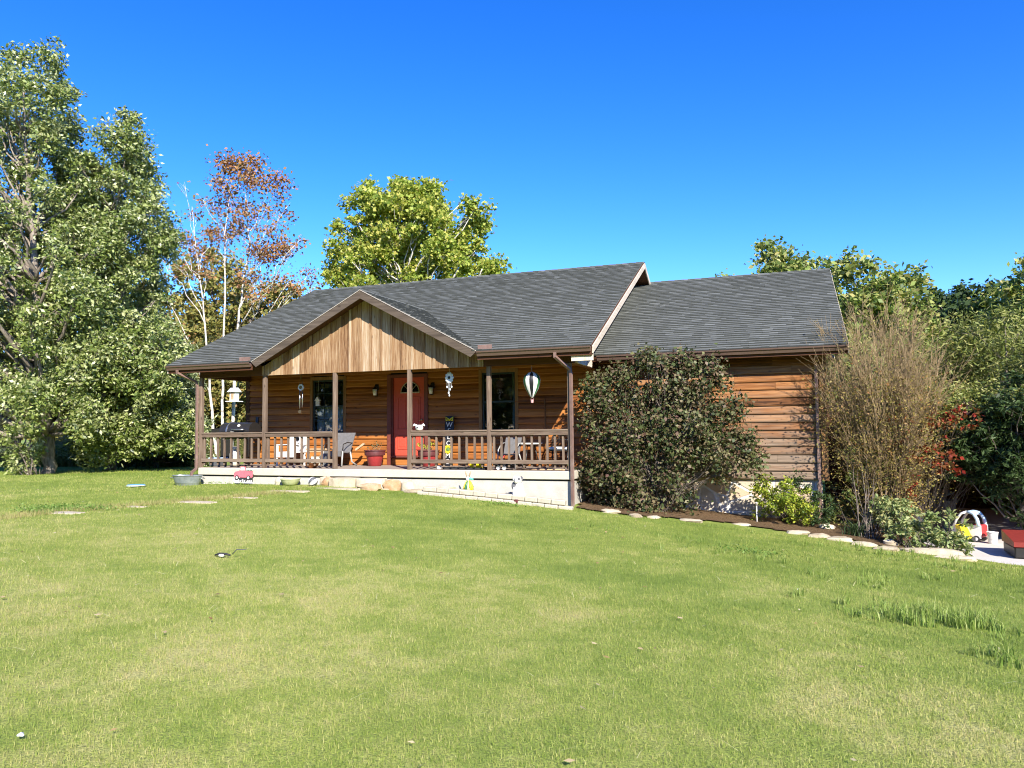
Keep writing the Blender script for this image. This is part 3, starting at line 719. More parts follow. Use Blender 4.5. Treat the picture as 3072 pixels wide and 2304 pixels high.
def do_grass():
    P = []
    for r0, r1, de, h0, h1, w0, two in ((2.2, 5, 5200, .018, .040, .0034, True), (5, 8, 3300, .020, .042, .0042, True), (8, 13, 1700, .022, .045, .006, False), (13, 20, 800, .022, .048, .009, False), (20, 34, 200, .03, .06, .016, False)):
        x, y = scatter(r0, r1, de); n = len(x)
        P.append(blades(x, y, NR.uniform(h0, h1, n), w0*NR.uniform(.6, 1.3, n), np.abs(NR.normal(.3, .55, n)).clip(0, 1.35), two=two))
    V, F = join(P); tag(np_mesh('grass', V, F, MT['blade']), 'short mown green lawn grass with dry straw coloured patches', 'grass', kind='stuff')
    P = []   # coarser long tufts that the mower missed, and pale cut stalks lying on top
    for (px, py, rx, ry, n, h) in ((2840,1868,.50,.18,420,.17),(2700,1842,.4,.18,260,.15),(2920,1890,.35,.14,260,.17),(2620,1850,.35,.2,120,.12),(2430,1692,.6,.3,90,.13),(2560,1640,.9,.3,160,.12),(2700,1672,1.1,.3,260,.13),(2860,1705,1.0,.35,220,.12),
        (2050,1622,1.0,.3,130,.11),(2150,1660,.8,.3,110,.11),(1900,1600,1.0,.3,90,.1),(2420,1790,.2,.12,50,.12),(3030,1990,.3,.2,120,.15),(2500,1740,.9,.4,120,.12),(1420,1512,.5,.15,60,.1),(640,1446,.3,.06,50,.14),(700,1455,.7,.08,60,.10),(300,1520,.8,.3,60,.12),(900,1488,1.2,.2,50,.08),(2950,1760,.9,.5,120,.12),(2300,1600,.9,.2,80,.1)):
        c = gp(px, py); m = max(3, n//14); cx_ = NR.normal(c[0], rx*.6, m); cy2 = NR.normal(c[1], ry*.8, m); k = NR.integers(0, m, n)
        x = cx_[k]+NR.normal(0, .03, n); y = cy2[k]+NR.normal(0, .03, n); ok = grass_mask(x, y); x, y = x[ok], y[ok]; n = len(x)
        if n: P.append(blades(x, y, h*NR.uniform(.5, 1.25, n), NR.uniform(.006, .011, n), np.abs(NR.normal(.6, .35, n)).clip(0, 1.4), .7))
    V, F = join(P); tag(np_mesh('long_grass', V, F, MT['longgrass']), 'longer darker grass blades in scattered unmown tufts on the lawn', 'long grass', kind='stuff')
    P = []; pts = [gp(*q) for q in ((-40, 1562), (120, 1542), (260, 1530), (420, 1518), (600, 1502), (740, 1490), (860, 1476))]
    for a, b in zip(pts, pts[1:]):
        n = 900; f = NR.uniform(0, 1, n); x = a[0]+(b[0]-a[0])*f+NR.normal(0, .20, n); y = a[1]+(b[1]-a[1])*f+NR.normal(0, .22, n)+.15; k = grass_mask(x, y); x, y = x[k], y[k]; n = len(x)
        P.append(blades(x, y, NR.uniform(.04, .10, n), np.full(n, .010), np.abs(NR.normal(.5, .5, n)).clip(0, 1.3), two=False))
    V, F = join(P); MT['dry'] = leaf('dry_brown_grass', [(.25, .20, .08), (.38, .34, .14), (.27, .32, .09)], .2); tag(np_mesh('dry_grass', V, F, MT['dry']), 'brownish dry grass along the worn stepping stone path', 'dry grass', kind='stuff')
    P = []
    for (px, py, rx, ry, n) in ((215, 1527, .9, .28, 1500), (120, 1536, .6, .2, 700), (640, 1452, .4, .08, 300), (1500, 1516, .5, .12, 260), (2250, 1660, .5, .3, 260)):
        c = gp(px, py); x = NR.normal(c[0], rx*.55, n); y = NR.normal(c[1], ry*.6, n); k = grass_mask(x, y); x, y = x[k], y[k]; P.append(np.c_[x, y, gz(x, y)+NR.uniform(.015, .06, len(x))])
    P = np.concatenate(P); V, F = leafquads(P, .032, NR, -.2, .8); tag(np_mesh('clover', V, F, MT['l_clover']), 'darker green patches of clover and broad leaved weeds in the lawn', 'clover', kind='stuff')
    x, y = scatter(2.6, 22, 1.3); n = len(x); P = np.c_[x, y, gz(x, y)+.035]; V, F = leafquads(P, .055, NR, 0, .6); V[:, 2] = np.maximum(V[:, 2]*.3+np.repeat(P[:, 2], 4)*.7, np.repeat(P[:, 2], 4)-.01)
    tag(np_mesh('fallen_leaves', V, F, MT['l_fallen']), 'small fallen leaves, tan and brown, scattered thinly over the lawn', 'fallen leaves', kind='stuff')
    x, y = scatter(2.5, 13, 3.2); n = len(x); r_ = np.hypot(x-CX, y-CY)
    V, F = blades(x, y, NR.uniform(.06, .17, n), np.clip(r_*.0006, .0025, .006), NR.uniform(1.25, 1.52, n), .1)
    V[:, 2] += .035
    MT['straw'] = leaf('dry_straw', [(.50, .46, .24), (.62, .58, .36)], .2); tag(np_mesh('dry_stalks', V, F, MT['straw']), 'pale dry grass stalks lying loose across the lawn', 'dry grass', kind='stuff')

# ------------------------------------------------------------------ trees
def leafquads(P, L, rng, droop=.35, aspect=.45, D=None):
    n = len(P); L = L*rng.uniform(.45, 1.5, n)
    if D is None:
        D = rng.normal(0, 1, (n, 3)); D[:, 2] = D[:, 2]*.7-droop
    D /= np.linalg.norm(D, axis=1)[:, None]+1e-9
    Q = rng.normal(0, 1, (n, 3)); S = np.cross(D, Q); S /= np.linalg.norm(S, axis=1)[:, None]+1e-9
    Nn = np.cross(D, S); b = rng.uniform(-.18, .18, n)[:, None]
    l = L[:, None]; w_ = l*aspect/2
    V = np.stack([P, P+D*l*.45+S*w_+Nn*l*b, P+D*l, P+D*l*.45-S*w_+Nn*l*b], 1).reshape(-1, 3)
    return V, np.arange(4*n).reshape(-1, 4)
def palmate(P, L, rng, k=5, droop=.3, aspect=.28):
    n = len(P); A = rng.normal(0, 1, (n, 3)); A[:, 2] = A[:, 2]*.6-droop; A /= np.linalg.norm(A, axis=1)[:, None]
    B = np.cross(A, rng.normal(0, 1, (n, 3))); B /= np.linalg.norm(B, axis=1)[:, None]; out = []
    for i in range(k):
        t_ = R(-75+150*i/(k-1)); D = A*math.cos(t_)+B*math.sin(t_)
        out.append(leafquads(P, L*(1-.35*abs(i-(k-1)/2)/((k-1)/2)), rng, D=D.copy(), aspect=aspect))
    return join(out)
def ball_pts(n, rng, e=2.2):
    d = rng.normal(0, 1, (n, 3)); d /= np.linalg.norm(d, axis=1)[:, None]; return d*(rng.uniform(0, 1, n)**(1/e))[:, None]
def curve_pts(a, b, sag, k=5, wob=0, rng=None):
    a, b = np.array(a, float), np.array(b, float); t = np.linspace(0, 1, k)[:, None]; p = a+(b-a)*t; p[:, 2] += sag*np.sin(np.pi*t[:, 0])
    if wob: p[1:-1] += rng.normal(0, wob, (k-2, 3))
    return p
def tree(name, label, cat, base, clumps, trunk_r, lsize, nleaf, lmat, bmat, seed, trunk=None, group=None, droop=.35, aspect=.5, twigs=5, e=2.0, spill=.25, flat=.8, pal=0, low=.5, crown='crown', climb=.9):
    """clumps: (x, y, z, radius, weight). Limbs run from the trunk to every clump and break into twigs there."""
    rng = np.random.default_rng(seed); base = np.array(base, float); C = np.array([c[:3] for c in clumps]); Rr = np.array([c[3] for c in clumps]); W = np.array([c[4] if len(c) > 4 else 1 for c in clumps], float)
    root = thing(name, label, cat, tuple(base), group); b = MB()
    top = C[np.argmax(C[:, 2])]
    if trunk is None:
        H = top[2]-base[2]; m = C[:, :2].mean(0); trunk = [base-(0, 0, .25), base+(0, 0, .1*H), base+(*(m-base[:2])*.4, .45*H)+np.r_[rng.normal(0, .02*H, 2), 0], np.r_[m*.5+top[:2]*.5, base[2]+.93*H]]
    trunk = [np.array(p, float) for p in trunk]; n = len(trunk)
    fine = []
    for i in range(n-1):
        for k in range(3): fine.append(trunk[i]+(trunk[i+1]-trunk[i])*k/3 + (rng.normal(0, trunk_r*.18, 3) if i+k else 0))
    fine.append(trunk[-1]); zs = np.array([p[2] for p in fine]); z0, z1 = zs[0], zs[-1]
    rad = [max(.012, trunk_r*(1-.9*(p[2]-z0)/(z1-z0+1e-6))*(1.35 if i == 0 else 1)) for i, p in enumerate(fine)]
    b.tube(fine, rad, 9)
    for c, r in zip(C, Rr):
        hd = np.hypot(*(c[:2]-base[:2])); za = np.clip(c[2]-low*r-climb*hd-.1, base[2]+.08*(z1-z0), z1-.05)
        i = int(np.argmin(np.abs(zs-za))); a = fine[i]; L = np.linalg.norm(c-a)
        if L < .15: continue
        r0 = min(rad[i]*.6, .012+.028*L*trunk_r/.2)
        b.tube(curve_pts(a, c, -.06*L*rng.uniform(-.4, 1), 6, .03*L, rng), list(np.linspace(r0, max(.008, r0*.3), 6)), 5)
        for _ in range(twigs):
            q = c+ball_pts(1, rng, 3)[0]*r*1.05*np.array([1, 1, flat]); b.tube(curve_pts(c-(c-a)*rng.uniform(0, .25), q, .04*r, 3), [max(.006, r0*.3), .007, .004], 3, False)
    b.build('trunk', bmat, root, True)
    cnt = np.maximum(1, (nleaf*W*Rr**2/np.sum(W*Rr**2))).astype(int); P = []
    for c, r, k in zip(C, Rr, cnt):
        sub = c+ball_pts(max(4, k//28), rng, 2.4)*r*np.array([1, 1, flat]); i = rng.integers(0, len(sub), k)
        p = sub[i]+rng.normal(0, spill*r, (k, 3))*np.array([1, 1, .7]); P.append(p)
    P = np.concatenate(P)
    V, F = palmate(P, lsize, rng, pal, droop) if pal else leafquads(P, lsize, rng, droop, aspect)
    np_mesh(crown, V, F, lmat, root)
    return root
def env(envs, n, rc, seed, shell=.45, jit=.35):
    """clumps filling a list of ellipsoids (x, y, z, rx, ry, rz)"""
    rng = np.random.default_rng(seed); out = []; vol = np.array([e[3]*e[4]*e[5] for e in envs])**.75; vol /= vol.sum()
    for e, v in zip(envs, vol):
        k = max(3, int(round(n*v))); cand = []
        for _ in range(k):
            best = None
            for _ in range(8):
                d = rng.normal(0, 1, 3); d /= np.linalg.norm(d); p = np.array(e[:3])+d*(rng.uniform(0, 1)**shell)*np.array(e[3:6])
                s = min([np.linalg.norm(p-q) for q in cand] or [9]);
                if best is None or s > best[0]: best = (s, p)
            cand.append(best[1]); out.append((*best[1], rc*rng.uniform(1-jit, 1+jit), rng.uniform(.6, 1.2)))
    return out
def px_r(px, py, Y): return float(np.linalg.norm((at(px, py, Y)-CAMP)))/FPX      # metres per photo pixel there
def penv(px, py, rx, ry, Y, ryy=None):
    c = at(px, py, Y); m = px_r(px, py, Y); return (c[0], c[1], c[2], rx*m, (ryy or rx*m), ry*m)

MT['bark'] = bark('grey_brown_bark', (.09, .07, .055), (.24, .20, .165)); MT['bark_pale'] = bark('pale_maple_bark', (.10, .08, .06), (.34, .29, .235))
MT['birch'] = bark('white_peeling_bark', (.46, .42, .36), (.74, .70, .62), (6, 6, 9), (.14, .10, .07))
MT['l_maple'] = leaf('silver_maple_leaf', [(.045, .08, .018), (.13, .185, .036), (.24, .30, .07), (.38, .42, .14), (.54, .55, .31)], .22, .38, .5)
MT['l_syc'] = leaf('sycamore_leaf', [(.11, .18, .026), (.25, .33, .048), (.40, .48, .085), (.54, .56, .13), (.58, .50, .13)], .42)
MT['l_brown'] = leaf('brown_autumn_leaf', [(.12, .05, .022), (.30, .125, .045), (.42, .21, .085), (.24, .17, .05), (.40, .26, .15)], .2)
MT['l_autumn'] = leaf('turning_leaf', [(.09, .10, .025), (.19, .20, .05), (.28, .27, .07), (.38, .33, .09), (.29, .17, .06)], .25)
MT['l_oak'] = leaf('green_oak_leaf', [(.06, .105, .024), (.155, .22, .046), (.25, .32, .08), (.36, .40, .12), (.43, .36, .13)], .3)
MT['l_dark'] = leaf('dark_green_leaf', [(.018, .038, .012), (.035, .065, .018), (.06, .10, .03), (.09, .14, .05)], .25)
MT['l_cedar'] = leaf('grey_green_frond', [(.06, .10, .03), (.15, .20, .07), (.27, .32, .14), (.44, .48, .28)], .25, .4, .45)
MT['l_willow'] = leaf('olive_slender_leaf', [(.07, .105, .024), (.17, .21, .046), (.29, .32, .085), (.42, .40, .15)], .3)
MT['l_visc'] = leaf('viburnum_leaf', [(.026, .045, .016), (.062, .088, .030), (.12, .145, .05), (.17, .12, .068), (.12, .06, .05), (.28, .28, .13)], .22)
MT['l_gold'] = leaf('yellow_green_leaf', [(.07, .13, .02), (.22, .30, .03), (.40, .44, .05), (.50, .50, .08)], .3)
MT['l_crape'] = leaf('crape_leaf', [(.12, .13, .03), (.28, .22, .06), (.40, .30, .09), (.18, .19, .045), (.36, .17, .07)], .3)
MT['l_sedum'] = leaf('sedum_leaf', [(.10, .16, .05), (.22, .29, .10), (.36, .40, .17), (.45, .42, .18)], .25)
MT['l_red'] = leaf('red_creeper_leaf', [(.16, .02, .014), (.38, .04, .025), (.12, .10, .03), (.30, .09, .035), (.08, .09, .025)], .35)
MT['l_fallen'] = leaf('fallen_leaf', [(.16, .09, .04), (.36, .25, .12), (.55, .48, .30)], .1)
MT['l_clover'] = leaf('clover_leaf', [(.09, .17, .03), (.16, .26, .05), (.24, .33, .08)], .25)
MT['l_weed'] = leaf('weed_leaf', [(.06, .10, .02), (.13, .16, .035), (.24, .22, .07), (.28, .19, .07)], .3)

# --- two tall silver maples on the left lawn
T1 = gp(150, 1421); y1 = T1[1]
en = [penv(60, 330, 130, 170, y1, 2.0), penv(120, 280, 60, 130, y1-.5, 1.2), penv(30, 560, 190, 190, y1, 2.6), penv(110, 840, 220, 200, y1, 3.0), penv(60, 1010, 250, 190, y1, 3.2), penv(180, 1150, 140, 110, y1-.8, 2), penv(-150, 700, 220, 420, y1+.5, 2.6), penv(-60, 1110, 200, 130, y1-.5, 2)]
tree('silver_maple', 'tallest broad silver maple at the left edge, its pale trunk on the lawn', 'tree', T1, env(en, 190, .58, 3), .22, .135, 145000, MT['l_maple'], MT['bark_pale'], 5,
     trunk=[T1-(0, 0, .2), at(148, 1380, y1), at(128, 1150, y1+.1), at(95, 700, y1), at(70, 260, y1)], droop=.45, flat=1.15)
y2 = y1+2.6; T2 = np.array([*at(330, 1390, y2)[:2], 0]); T2[2] = g1(T2[0], T2[1])
en = [penv(385, 440, 52, 90, y2, 1.0), penv(320, 540, 110, 120, y2, 1.8), penv(300, 740, 170, 150, y2, 2.4), penv(430, 690, 80, 70, y2, 1.2), penv(330, 940, 170, 150, y2, 2.6), penv(300, 1100, 210, 130, y2-.6, 2.4), penv(430, 1080, 110, 120, y2-1, 1.6), penv(230, 620, 80, 130, y2, 1.4), penv(470, 1190, 90, 90, y2-.4, 1.4), penv(360, 1240, 120, 70, y2-.5, 1.4), penv(340, 1305, 110, 42, y2-.7, 1.2), penv(470, 1290, 90, 50, y2-.2, 1.2), penv(250, 1250, 60, 60, y2, 1)]
tree('silver_maple', 'shorter silver maple with a pointed crown, right of the tallest tree at the left edge', 'tree', T2, env(en, 200, .54, 4), .17, .135, 150000, MT['l_maple'], MT['bark_pale'], 6,
     trunk=[T2-(0, 0, .2), at(332, 1250, y2), at(320, 900, y2), at(350, 640, y2), at(385, 400, y2)], droop=.45, flat=1.15)
b = MB()     # suckers at the maple's foot
def shrub(name, label, cat, base, envs, n, rc, lsize, nleaf, lmat, seed, group=None, stems=7, droop=.2, aspect=.5, sr=.018, bmat=None, flat=.85, spill=.22, pal=0, crown='foliage'):
    rng = np.random.default_rng(seed); base = np.array(base, float); cl = env(envs, n, rc, seed); root = thing(name, label, cat, tuple(base), group); b = MB()
    for c in cl:
        a = base+np.r_[rng.normal(0, .10, 2), -.05]; L = np.linalg.norm(np.array(c[:3])-a); r0 = sr*rng.uniform(.6, 1.2)
        pts = curve_pts(a, c[:3], .12*L*rng.uniform(0, 1), 6, .02*L, rng); b.tube(pts, list(np.linspace(r0, r0*.3, 6)), 5)
        for _ in range(3):
            q = np.array(c[:3])+ball_pts(1, rng, 3)[0]*c[3]*1.25; b.tube(curve_pts(pts[4], q, 0, 3), [r0*.3, r0*.25, r0*.15], 3, False)
    b.build('stems', bmat or MT['bark'], root, True); P = []; W = np.array([c[3]**2*c[4] for c in cl]); cnt = np.maximum(3, nleaf*W/W.sum()).astype(int)
    for c, k in zip(cl, cnt):
        sub = np.array(c[:3])+ball_pts(max(3, k//22), rng, 2.4)*c[3]*np.array([1, 1, flat]); P.append(sub[rng.integers(0, len(sub), k)]+rng.normal(0, spill*c[3], (k, 3)))
    P = np.concatenate(P); P = P[P[:, 2] > gz(P[:, 0], P[:, 1])+.03]
    V, F = palmate(P, lsize, rng, pal, droop) if pal else leafquads(P, lsize, rng, droop, aspect); np_mesh(crown, V, F, lmat, root); return root
s1 = gp(95, 1425)
shrub('sapling', 'leafy sucker bush growing around the foot of the tallest left maple', 'bush', s1, [penv(70, 1335, 40, 60, s1[1], .7), penv(78, 1400, 25, 22, s1[1], .4)], 14, .28, .11, 2200, MT['l_maple'], 8, droop=.5)

# --- dark feathery evergreens behind the maples, left of the porch
CED = [(215, 1180, 90, 150, 12.0, 'dense dark evergreen behind the two left maples, nearest the maple trunk'), (400, 1220, 110, 150, 11.0, 'broad feathery evergreen midway between maple trunk and porch'), (530, 1210, 90, 170, 10.0, 'feathery evergreen closest to the left porch post'),
       (300, 1280, 110, 100, 10.0, 'low spreading evergreen in front of its taller evergreen neighbours'), (470, 1310, 100, 80, 8.5, 'lowest dark evergreen with layered fronds behind the metal tub'), (60, 1270, 130, 110, 13.0, 'bushy evergreen behind the left maple trunk at the edge of the photo')]
for i, (px, py, rx, ry, Y, lab) in enumerate(CED):
    c = at(px, py, Y); m = px_r(px, py, Y); bz = g1(c[0], c[1]); top = c[2]+ry*m; rxm = rx*m
    cl = []; rg = np.random.default_rng(50+i)
    for _ in range(60):
        f = rg.uniform(0, 1)**.8; rr = rxm*(1.05-.65*f)*rg.uniform(.35, 1)**.6; a_ = rg.uniform(0, 6.28); cl.append((c[0]+rr*math.cos(a_), c[1]+rr*math.sin(a_), bz+.25+(top-bz-.3)*f, .42*(1.1-.4*f), 1))
    tree('evergreen_tree', lab, 'evergreen', (c[0], c[1], bz), cl, .12, .20, 11000, MT['l_cedar' if i != 4 else 'l_dark'], MT['bark'], 60+i, group='evergreens behind the left lawn', droop=.25, aspect=.22, flat=.45, spill=.3)
# --- weeds along the far edge of the left lawn
def weeds(name, label, pxs, py, Y0, Y1, n, h, mat):
    P = [at(p, py, (Y0+Y1)/2) for p in pxs]; rg = NR; x = rg.uniform(min(p[0] for p in P), max(p[0] for p in P), n); y = rg.uniform(Y0, Y1, n)
    V1, F1 = blades(x, y, h*rg.uniform(.4, 1.2, n), rg.uniform(.012, .03, n), np.abs(rg.normal(.3, .3, n)), .5)
    k = rg.integers(0, n, n*2); Pp = np.c_[x[k], y[k], gz(x[k], y[k])+h*rg.uniform(.1, 1.05, n*2)]+rg.normal(0, .06, (n*2, 3)); V2, F2 = leafquads(Pp, .09, rg, .1, .5)
    V, F = join([(V1, F1), (V2, F2)]); return tag(np_mesh(name, V, F, mat), label, 'weeds', kind='stuff')
weeds('tall_weeds', 'tangle of tall weeds, green and tan, along the far edge of the left lawn', (-300, 600), 1400, 9.3, 11.8, 9000, .62, MT['l_weed'])
weeds('tall_weeds', 'undergrowth of shrubs and weeds below the autumn trees behind the house', (560, 900), 1390, 16, 27, 9000, 1.3, MT['l_weed'])

# --- white barked trees behind the left end of the roof
def sparse(name, label, trunk_px, Y, limbs, r, seed, cl_px, nleaf):
    rg = np.random.default_rng(seed); pts = [at(x, y, Y) for x, y in trunk_px]; b0 = pts[0].copy(); b0[2] = g1(b0[0], b0[1]); pts = [b0-(0, 0, .2)]+pts[1:] if pts[0][2] < b0[2] else [b0-(0, 0, .2)]+pts
    cl = [(*at(x, y, Y+rg.uniform(-1, 1)), q*px_r(x, y, Y), wgt) for x, y, q, wgt in cl_px]
    root = tree(name, label, 'tree', b0, cl, r, .14, nleaf, MT['l_brown'], MT['birch'], seed, trunk=pts, droop=.5, aspect=.75, twigs=7, spill=.5, group='white barked trees behind the left end of the roof')
    return root
Yb = 15.5
sparse('birch_tree', 'white barked tree leaning left with bare side branches, leftmost of the three pale trunks', [(652, 1420), (640, 1290), (627, 1120), (617, 1010), (608, 900), (590, 760), (576, 620)], Yb, 0, .085, 21,
       [(560, 720, 26, 1), (580, 640, 24, .3), (600, 760, 25, 1), (520, 700, 28, .1), (545, 800, 30, .2), (470, 850, 22, .05), (500, 960, 35, .1), (540, 1010, 30, .1), (640, 700, 30, .9), (620, 820, 24, .6), (490, 780, 26, .06), (555, 560, 20, .05)], 1300)
sparse('birch_tree', 'white barked tree with a narrow brown leaved top, middle one of the three pale trunks', [(668, 1420), (666, 1250), (668, 1120), (672, 1000), (676, 850), (674, 700), (690, 560), (693, 500)], Yb+.8, 0, .085, 22,
       [(690, 495, 32, 3), (675, 560, 28, 1.5), (650, 540, 18, 1), (700, 600, 32, 1), (660, 640, 30, .8), (690, 690, 35, 1.2), (640, 610, 26, .5), (655, 730, 32, .7), (610, 600, 22, .4), (720, 660, 30, .8)], 2100)
sparse('birch_tree', 'thickest white barked tree with a bushy brown top, rightmost of the three pale trunks', [(692, 1420), (698, 1260), (704, 1120), (714, 990), (722, 900), (735, 810), (752, 740), (735, 620), (745, 500)], Yb+.3, 0, .105, 23,
       [(752, 500, 34, 3), (770, 550, 26, 1.6), (745, 545, 30, 2), (830, 545, 30, 2.2), (845, 590, 24, 1), (790, 620, 34, .8), (740, 640, 36, 1.2), (800, 690, 38, 1), (850, 740, 30, 1.6), (810, 760, 40, 2), (770, 750, 36, 1.2), (880, 740, 28, 1.6), (900, 720, 18, .9), (760, 840, 40, 1.4), (840, 650, 30, .5), (860, 620, 22, .4), (870, 840, 30, 1), (920, 830, 30, .9), (890, 860, 26, .8), (945, 860, 22, .6), (780, 900, 34, .9), (720, 700, 30, 1)], 4600)
# --- autumn trees further back on the left, and the big green sycamore
BG = [(500, 815, 120, 27, 'l_autumn', 'dull olive autumn tree far behind the leaning white trunk'), (640, 740, 120, 30, 'l_autumn', 'rounded russet autumn tree behind the three white trunks'), (770, 800, 110, 28, 'l_autumn', 'brown and green tree between white trunks and the roof slope'),
      (870, 860, 90, 26, 'l_autumn', 'yellowing tree just above the left slope of the roof'), (560, 930, 100, 23, 'l_autumn', 'low bushy autumn tree seen above the left porch eave'), (690, 1010, 110, 22, 'l_autumn', 'leafy autumn tree seen through the open left end of the porch'), (430, 880, 90, 25, 'l_oak', 'small green tree between the maples and the white trunks'), (770, 1060, 100, 21, 'l_autumn', 'autumn tree hidden behind the porch corner and the roof edge')]
def broad(name, label, px, top, half, Y, lm, seed, nl=20000, ls=.28, rc=.95, ncl=46, group=None, bm='bark', asp=.6):
    c = at(px, top, Y); m = px_r(px, top, Y); bz = g1(c[0], c[1]); rx = half*m; H = c[2]-bz
    e = [(c[0], c[1], bz+H*.66, rx, rx, H*.33), (c[0]-rx*.25, c[1], bz+H*.40, rx*1.0, rx, H*.30), (c[0]+rx*.3, c[1], bz+H*.55, rx*.8, rx*.8, H*.30)]
    return tree(name, label, 'tree', (c[0], c[1], bz), env(e, ncl, rc, seed), .03*H**.9, ls, nl, MT[lm], MT[bm], seed, group=group, aspect=asp, twigs=3)
for i, (px, top, half, Y, lm, lab) in enumerate(BG): broad('autumn_tree', lab, px, top, half, Y, lm, 200+i, group='autumn trees behind the left end of the house')
Ys = 21.0
sc = at(1210, 900, Ys); sb = (sc[0], sc[1], g1(sc[0], sc[1]))
en = [penv(1210, 680, 150, 130, Ys, 2.6), penv(1130, 620, 60, 70, Ys), penv(1210, 590, 55, 45, Ys), penv(1280, 620, 50, 65, Ys), penv(1420, 660, 50, 95, Ys), penv(1400, 780, 85, 60, Ys, 1.8), penv(1040, 660, 30, 55, Ys), penv(1030, 770, 60, 50, Ys, 1.2), penv(1120, 790, 120, 60, Ys, 2.2), penv(1320, 740, 110, 90, Ys, 2.2), penv(1460, 800, 40, 35, Ys), penv(1020, 840, 35, 30, Ys), penv(1250, 900, 200, 90, Ys, 3)]
tree('sycamore_tree', 'large yellow green sycamore rising behind the middle of the main roof ridge', 'tree', sb, env(en, 150, .56, 31, .55), .26, .18, 56000, MT['l_syc'], MT['birch'], 32, droop=.3, aspect=.85, twigs=4, spill=.3)
# --- the wood behind and beside the wing
WD = [(2170, 785, 70, 34, 'l_oak', 'tree top just peeping over the left part of the wing roof'), (2335, 730, 75, 30, 'l_oak', 'tall oak whose top stands above the right half of the wing roof'), (2430, 755, 70, 33, 'l_oak', 'greyish tree top just left of the right end of the wing ridge'),
      (2570, 785, 110, 27, 'l_oak', 'rounded yellow green oak directly right of the wing roof edge'), (2670, 820, 90, 30, 'l_oak', 'oak with an orange tinged top, second right of the wing roof'), (2755, 815, 80, 40, 'l_dark', 'slender dark tree in the gap right of the two oaks'), (2860, 790, 90, 36, 'l_dark', 'tall dark green tree above the slender olive thicket'),
      (3010, 815, 90, 34, 'l_oak', 'brownish oak at the right edge of the skyline'), (3090, 775, 110, 30, 'l_oak', 'tall oak cut off by the right edge of the photo'), (2960, 900, 80, 42, 'l_dark', 'small distant tree between the dark tree and the right edge oaks'), (2480, 980, 110, 22, 'l_oak', 'bushy oak seen below the wing roof corner beside the floodlight')]
for i, (px, top, half, Y, lm, lab) in enumerate(WD): broad('oak_tree', lab, px, top, half, Y, lm, 300+i, 21000, group='trees in the wood right of the house')
wl_ = [(2890, 960, 100, 9.5, 'slender leaved olive green thicket tree behind the crape myrtle'), (3020, 930, 120, 8.5, 'willowy olive green tree filling the right edge above the dark bush'), (2760, 1010, 80, 12, 'olive green thicket tree directly behind the bare crape myrtle top'), (3130, 1000, 90, 6.5, 'willowy tree mostly outside the right edge of the photo')]
for i, (px, top, half, Y, lab) in enumerate(wl_):
    c = at(px, top, Y); m = px_r(px, top, Y); bz = g1(c[0], c[1]); H = c[2]-bz; rx = half*m
    tree('willow_tree', lab, 'tree', (c[0], c[1], bz), env([(c[0], c[1], bz+H*.72, rx, rx, H*.27), (c[0], c[1], bz+H*.45, rx*1.15, rx, H*.3), (c[0], c[1], bz+H*.25, rx, rx, H*.2)], 60, .5, 400+i), .10, .17, 20000, MT['l_willow'], MT['bark_pale'], 410+i, group='willowy trees behind the crape myrtle', droop=.3, aspect=.2, spill=.35)
# far wood closing the horizon
rg = np.random.default_rng(77); P = []
for k in range(380):
    a_ = rg.uniform(-math.pi, math.pi); bk = abs(a_) > 1.7; d_ = rg.uniform(46, 70) if bk else rg.uniform(58, 80); c = np.array([12+d_*math.sin(a_), -2+d_*math.cos(a_)]); h_ = rg.uniform(10, 16.5) if bk else rg.uniform(4.5, 8.5); r_ = rg.uniform(3.5, 5.5) if bk else rg.uniform(2.5, 4.5)
    q = ball_pts(520, rg, 2.6)*np.array([r_, r_, h_*.55]); P.append(q+np.r_[c, g1(*c)+h_*.5])
P = np.concatenate(P); V, F = leafquads(P, .72, rg, .1, .7)
tag(np_mesh('distant_wood', V, F, MT['l_autumn']), 'distant belt of woodland closing the horizon all round the lawn', 'woodland', kind='stuff')

# --- planting in front of the wing
yv_ = .95; vb = np.array([*at(1985, 1545, .95)[:2], 0]); vb[2] = g1(*vb[:2]); 
en = [penv(1840, 1170, 90, 60, yv_, .6), penv(1960, 1120, 120, 50, yv_, .7), penv(1830, 1320, 110, 150, yv_, .9), penv(1990, 1280, 150, 140, yv_, .9), penv(2110, 1310, 100, 130, yv_, .8), penv(1930, 1440, 160, 80, yv_-.15, .9), penv(1900, 1500, 110, 40, yv_-.3, .5), penv(1955, 1082, 22, 30, yv_, .2), penv(2050, 1100, 14, 30, yv_, .15), penv(2130, 1105, 22, 18, yv_, .15), penv(1785, 1190, 25, 40, yv_, .2), penv(2205, 1235, 25, 25, yv_, .2), penv(2240, 1330, 26, 22, yv_, .2), penv(2250, 1390, 22, 18, yv_, .2), penv(2170, 1340, 60, 80, yv_, .6), penv(1840, 1440, 100, 80, yv_-.1, .7), penv(2060, 1160, 60, 60, yv_, .5), penv(1780, 1400, 60, 60, yv_-.2, .4), penv(2130, 1190, 40, 60, yv_, .3)]
shrub('viburnum_shrub', 'large rounded dark green and bronze shrub in front of the wing beside the porch', 'shrub', vb, en, 150, .19, .078, 30000, MT['l_visc'], 41, droop=.35, aspect=.7, sr=.010, spill=.55)
ye = 1.25; eb = gp(2360, 1566)
en = [penv(2330, 1480, 70, 42, ye, .45), penv(2390, 1500, 55, 45, ye, .45), penv(2320, 1520, 50, 40, ye, .4), penv(2400, 1535, 40, 28, ye, .35)]
shrub('euonymus_bush', 'low yellow green euonymus bush against the cream stone foundation', 'bush', eb, en, 40, .15, .055, 5200, MT['l_gold'], 42, aspect=.6, sr=.008)
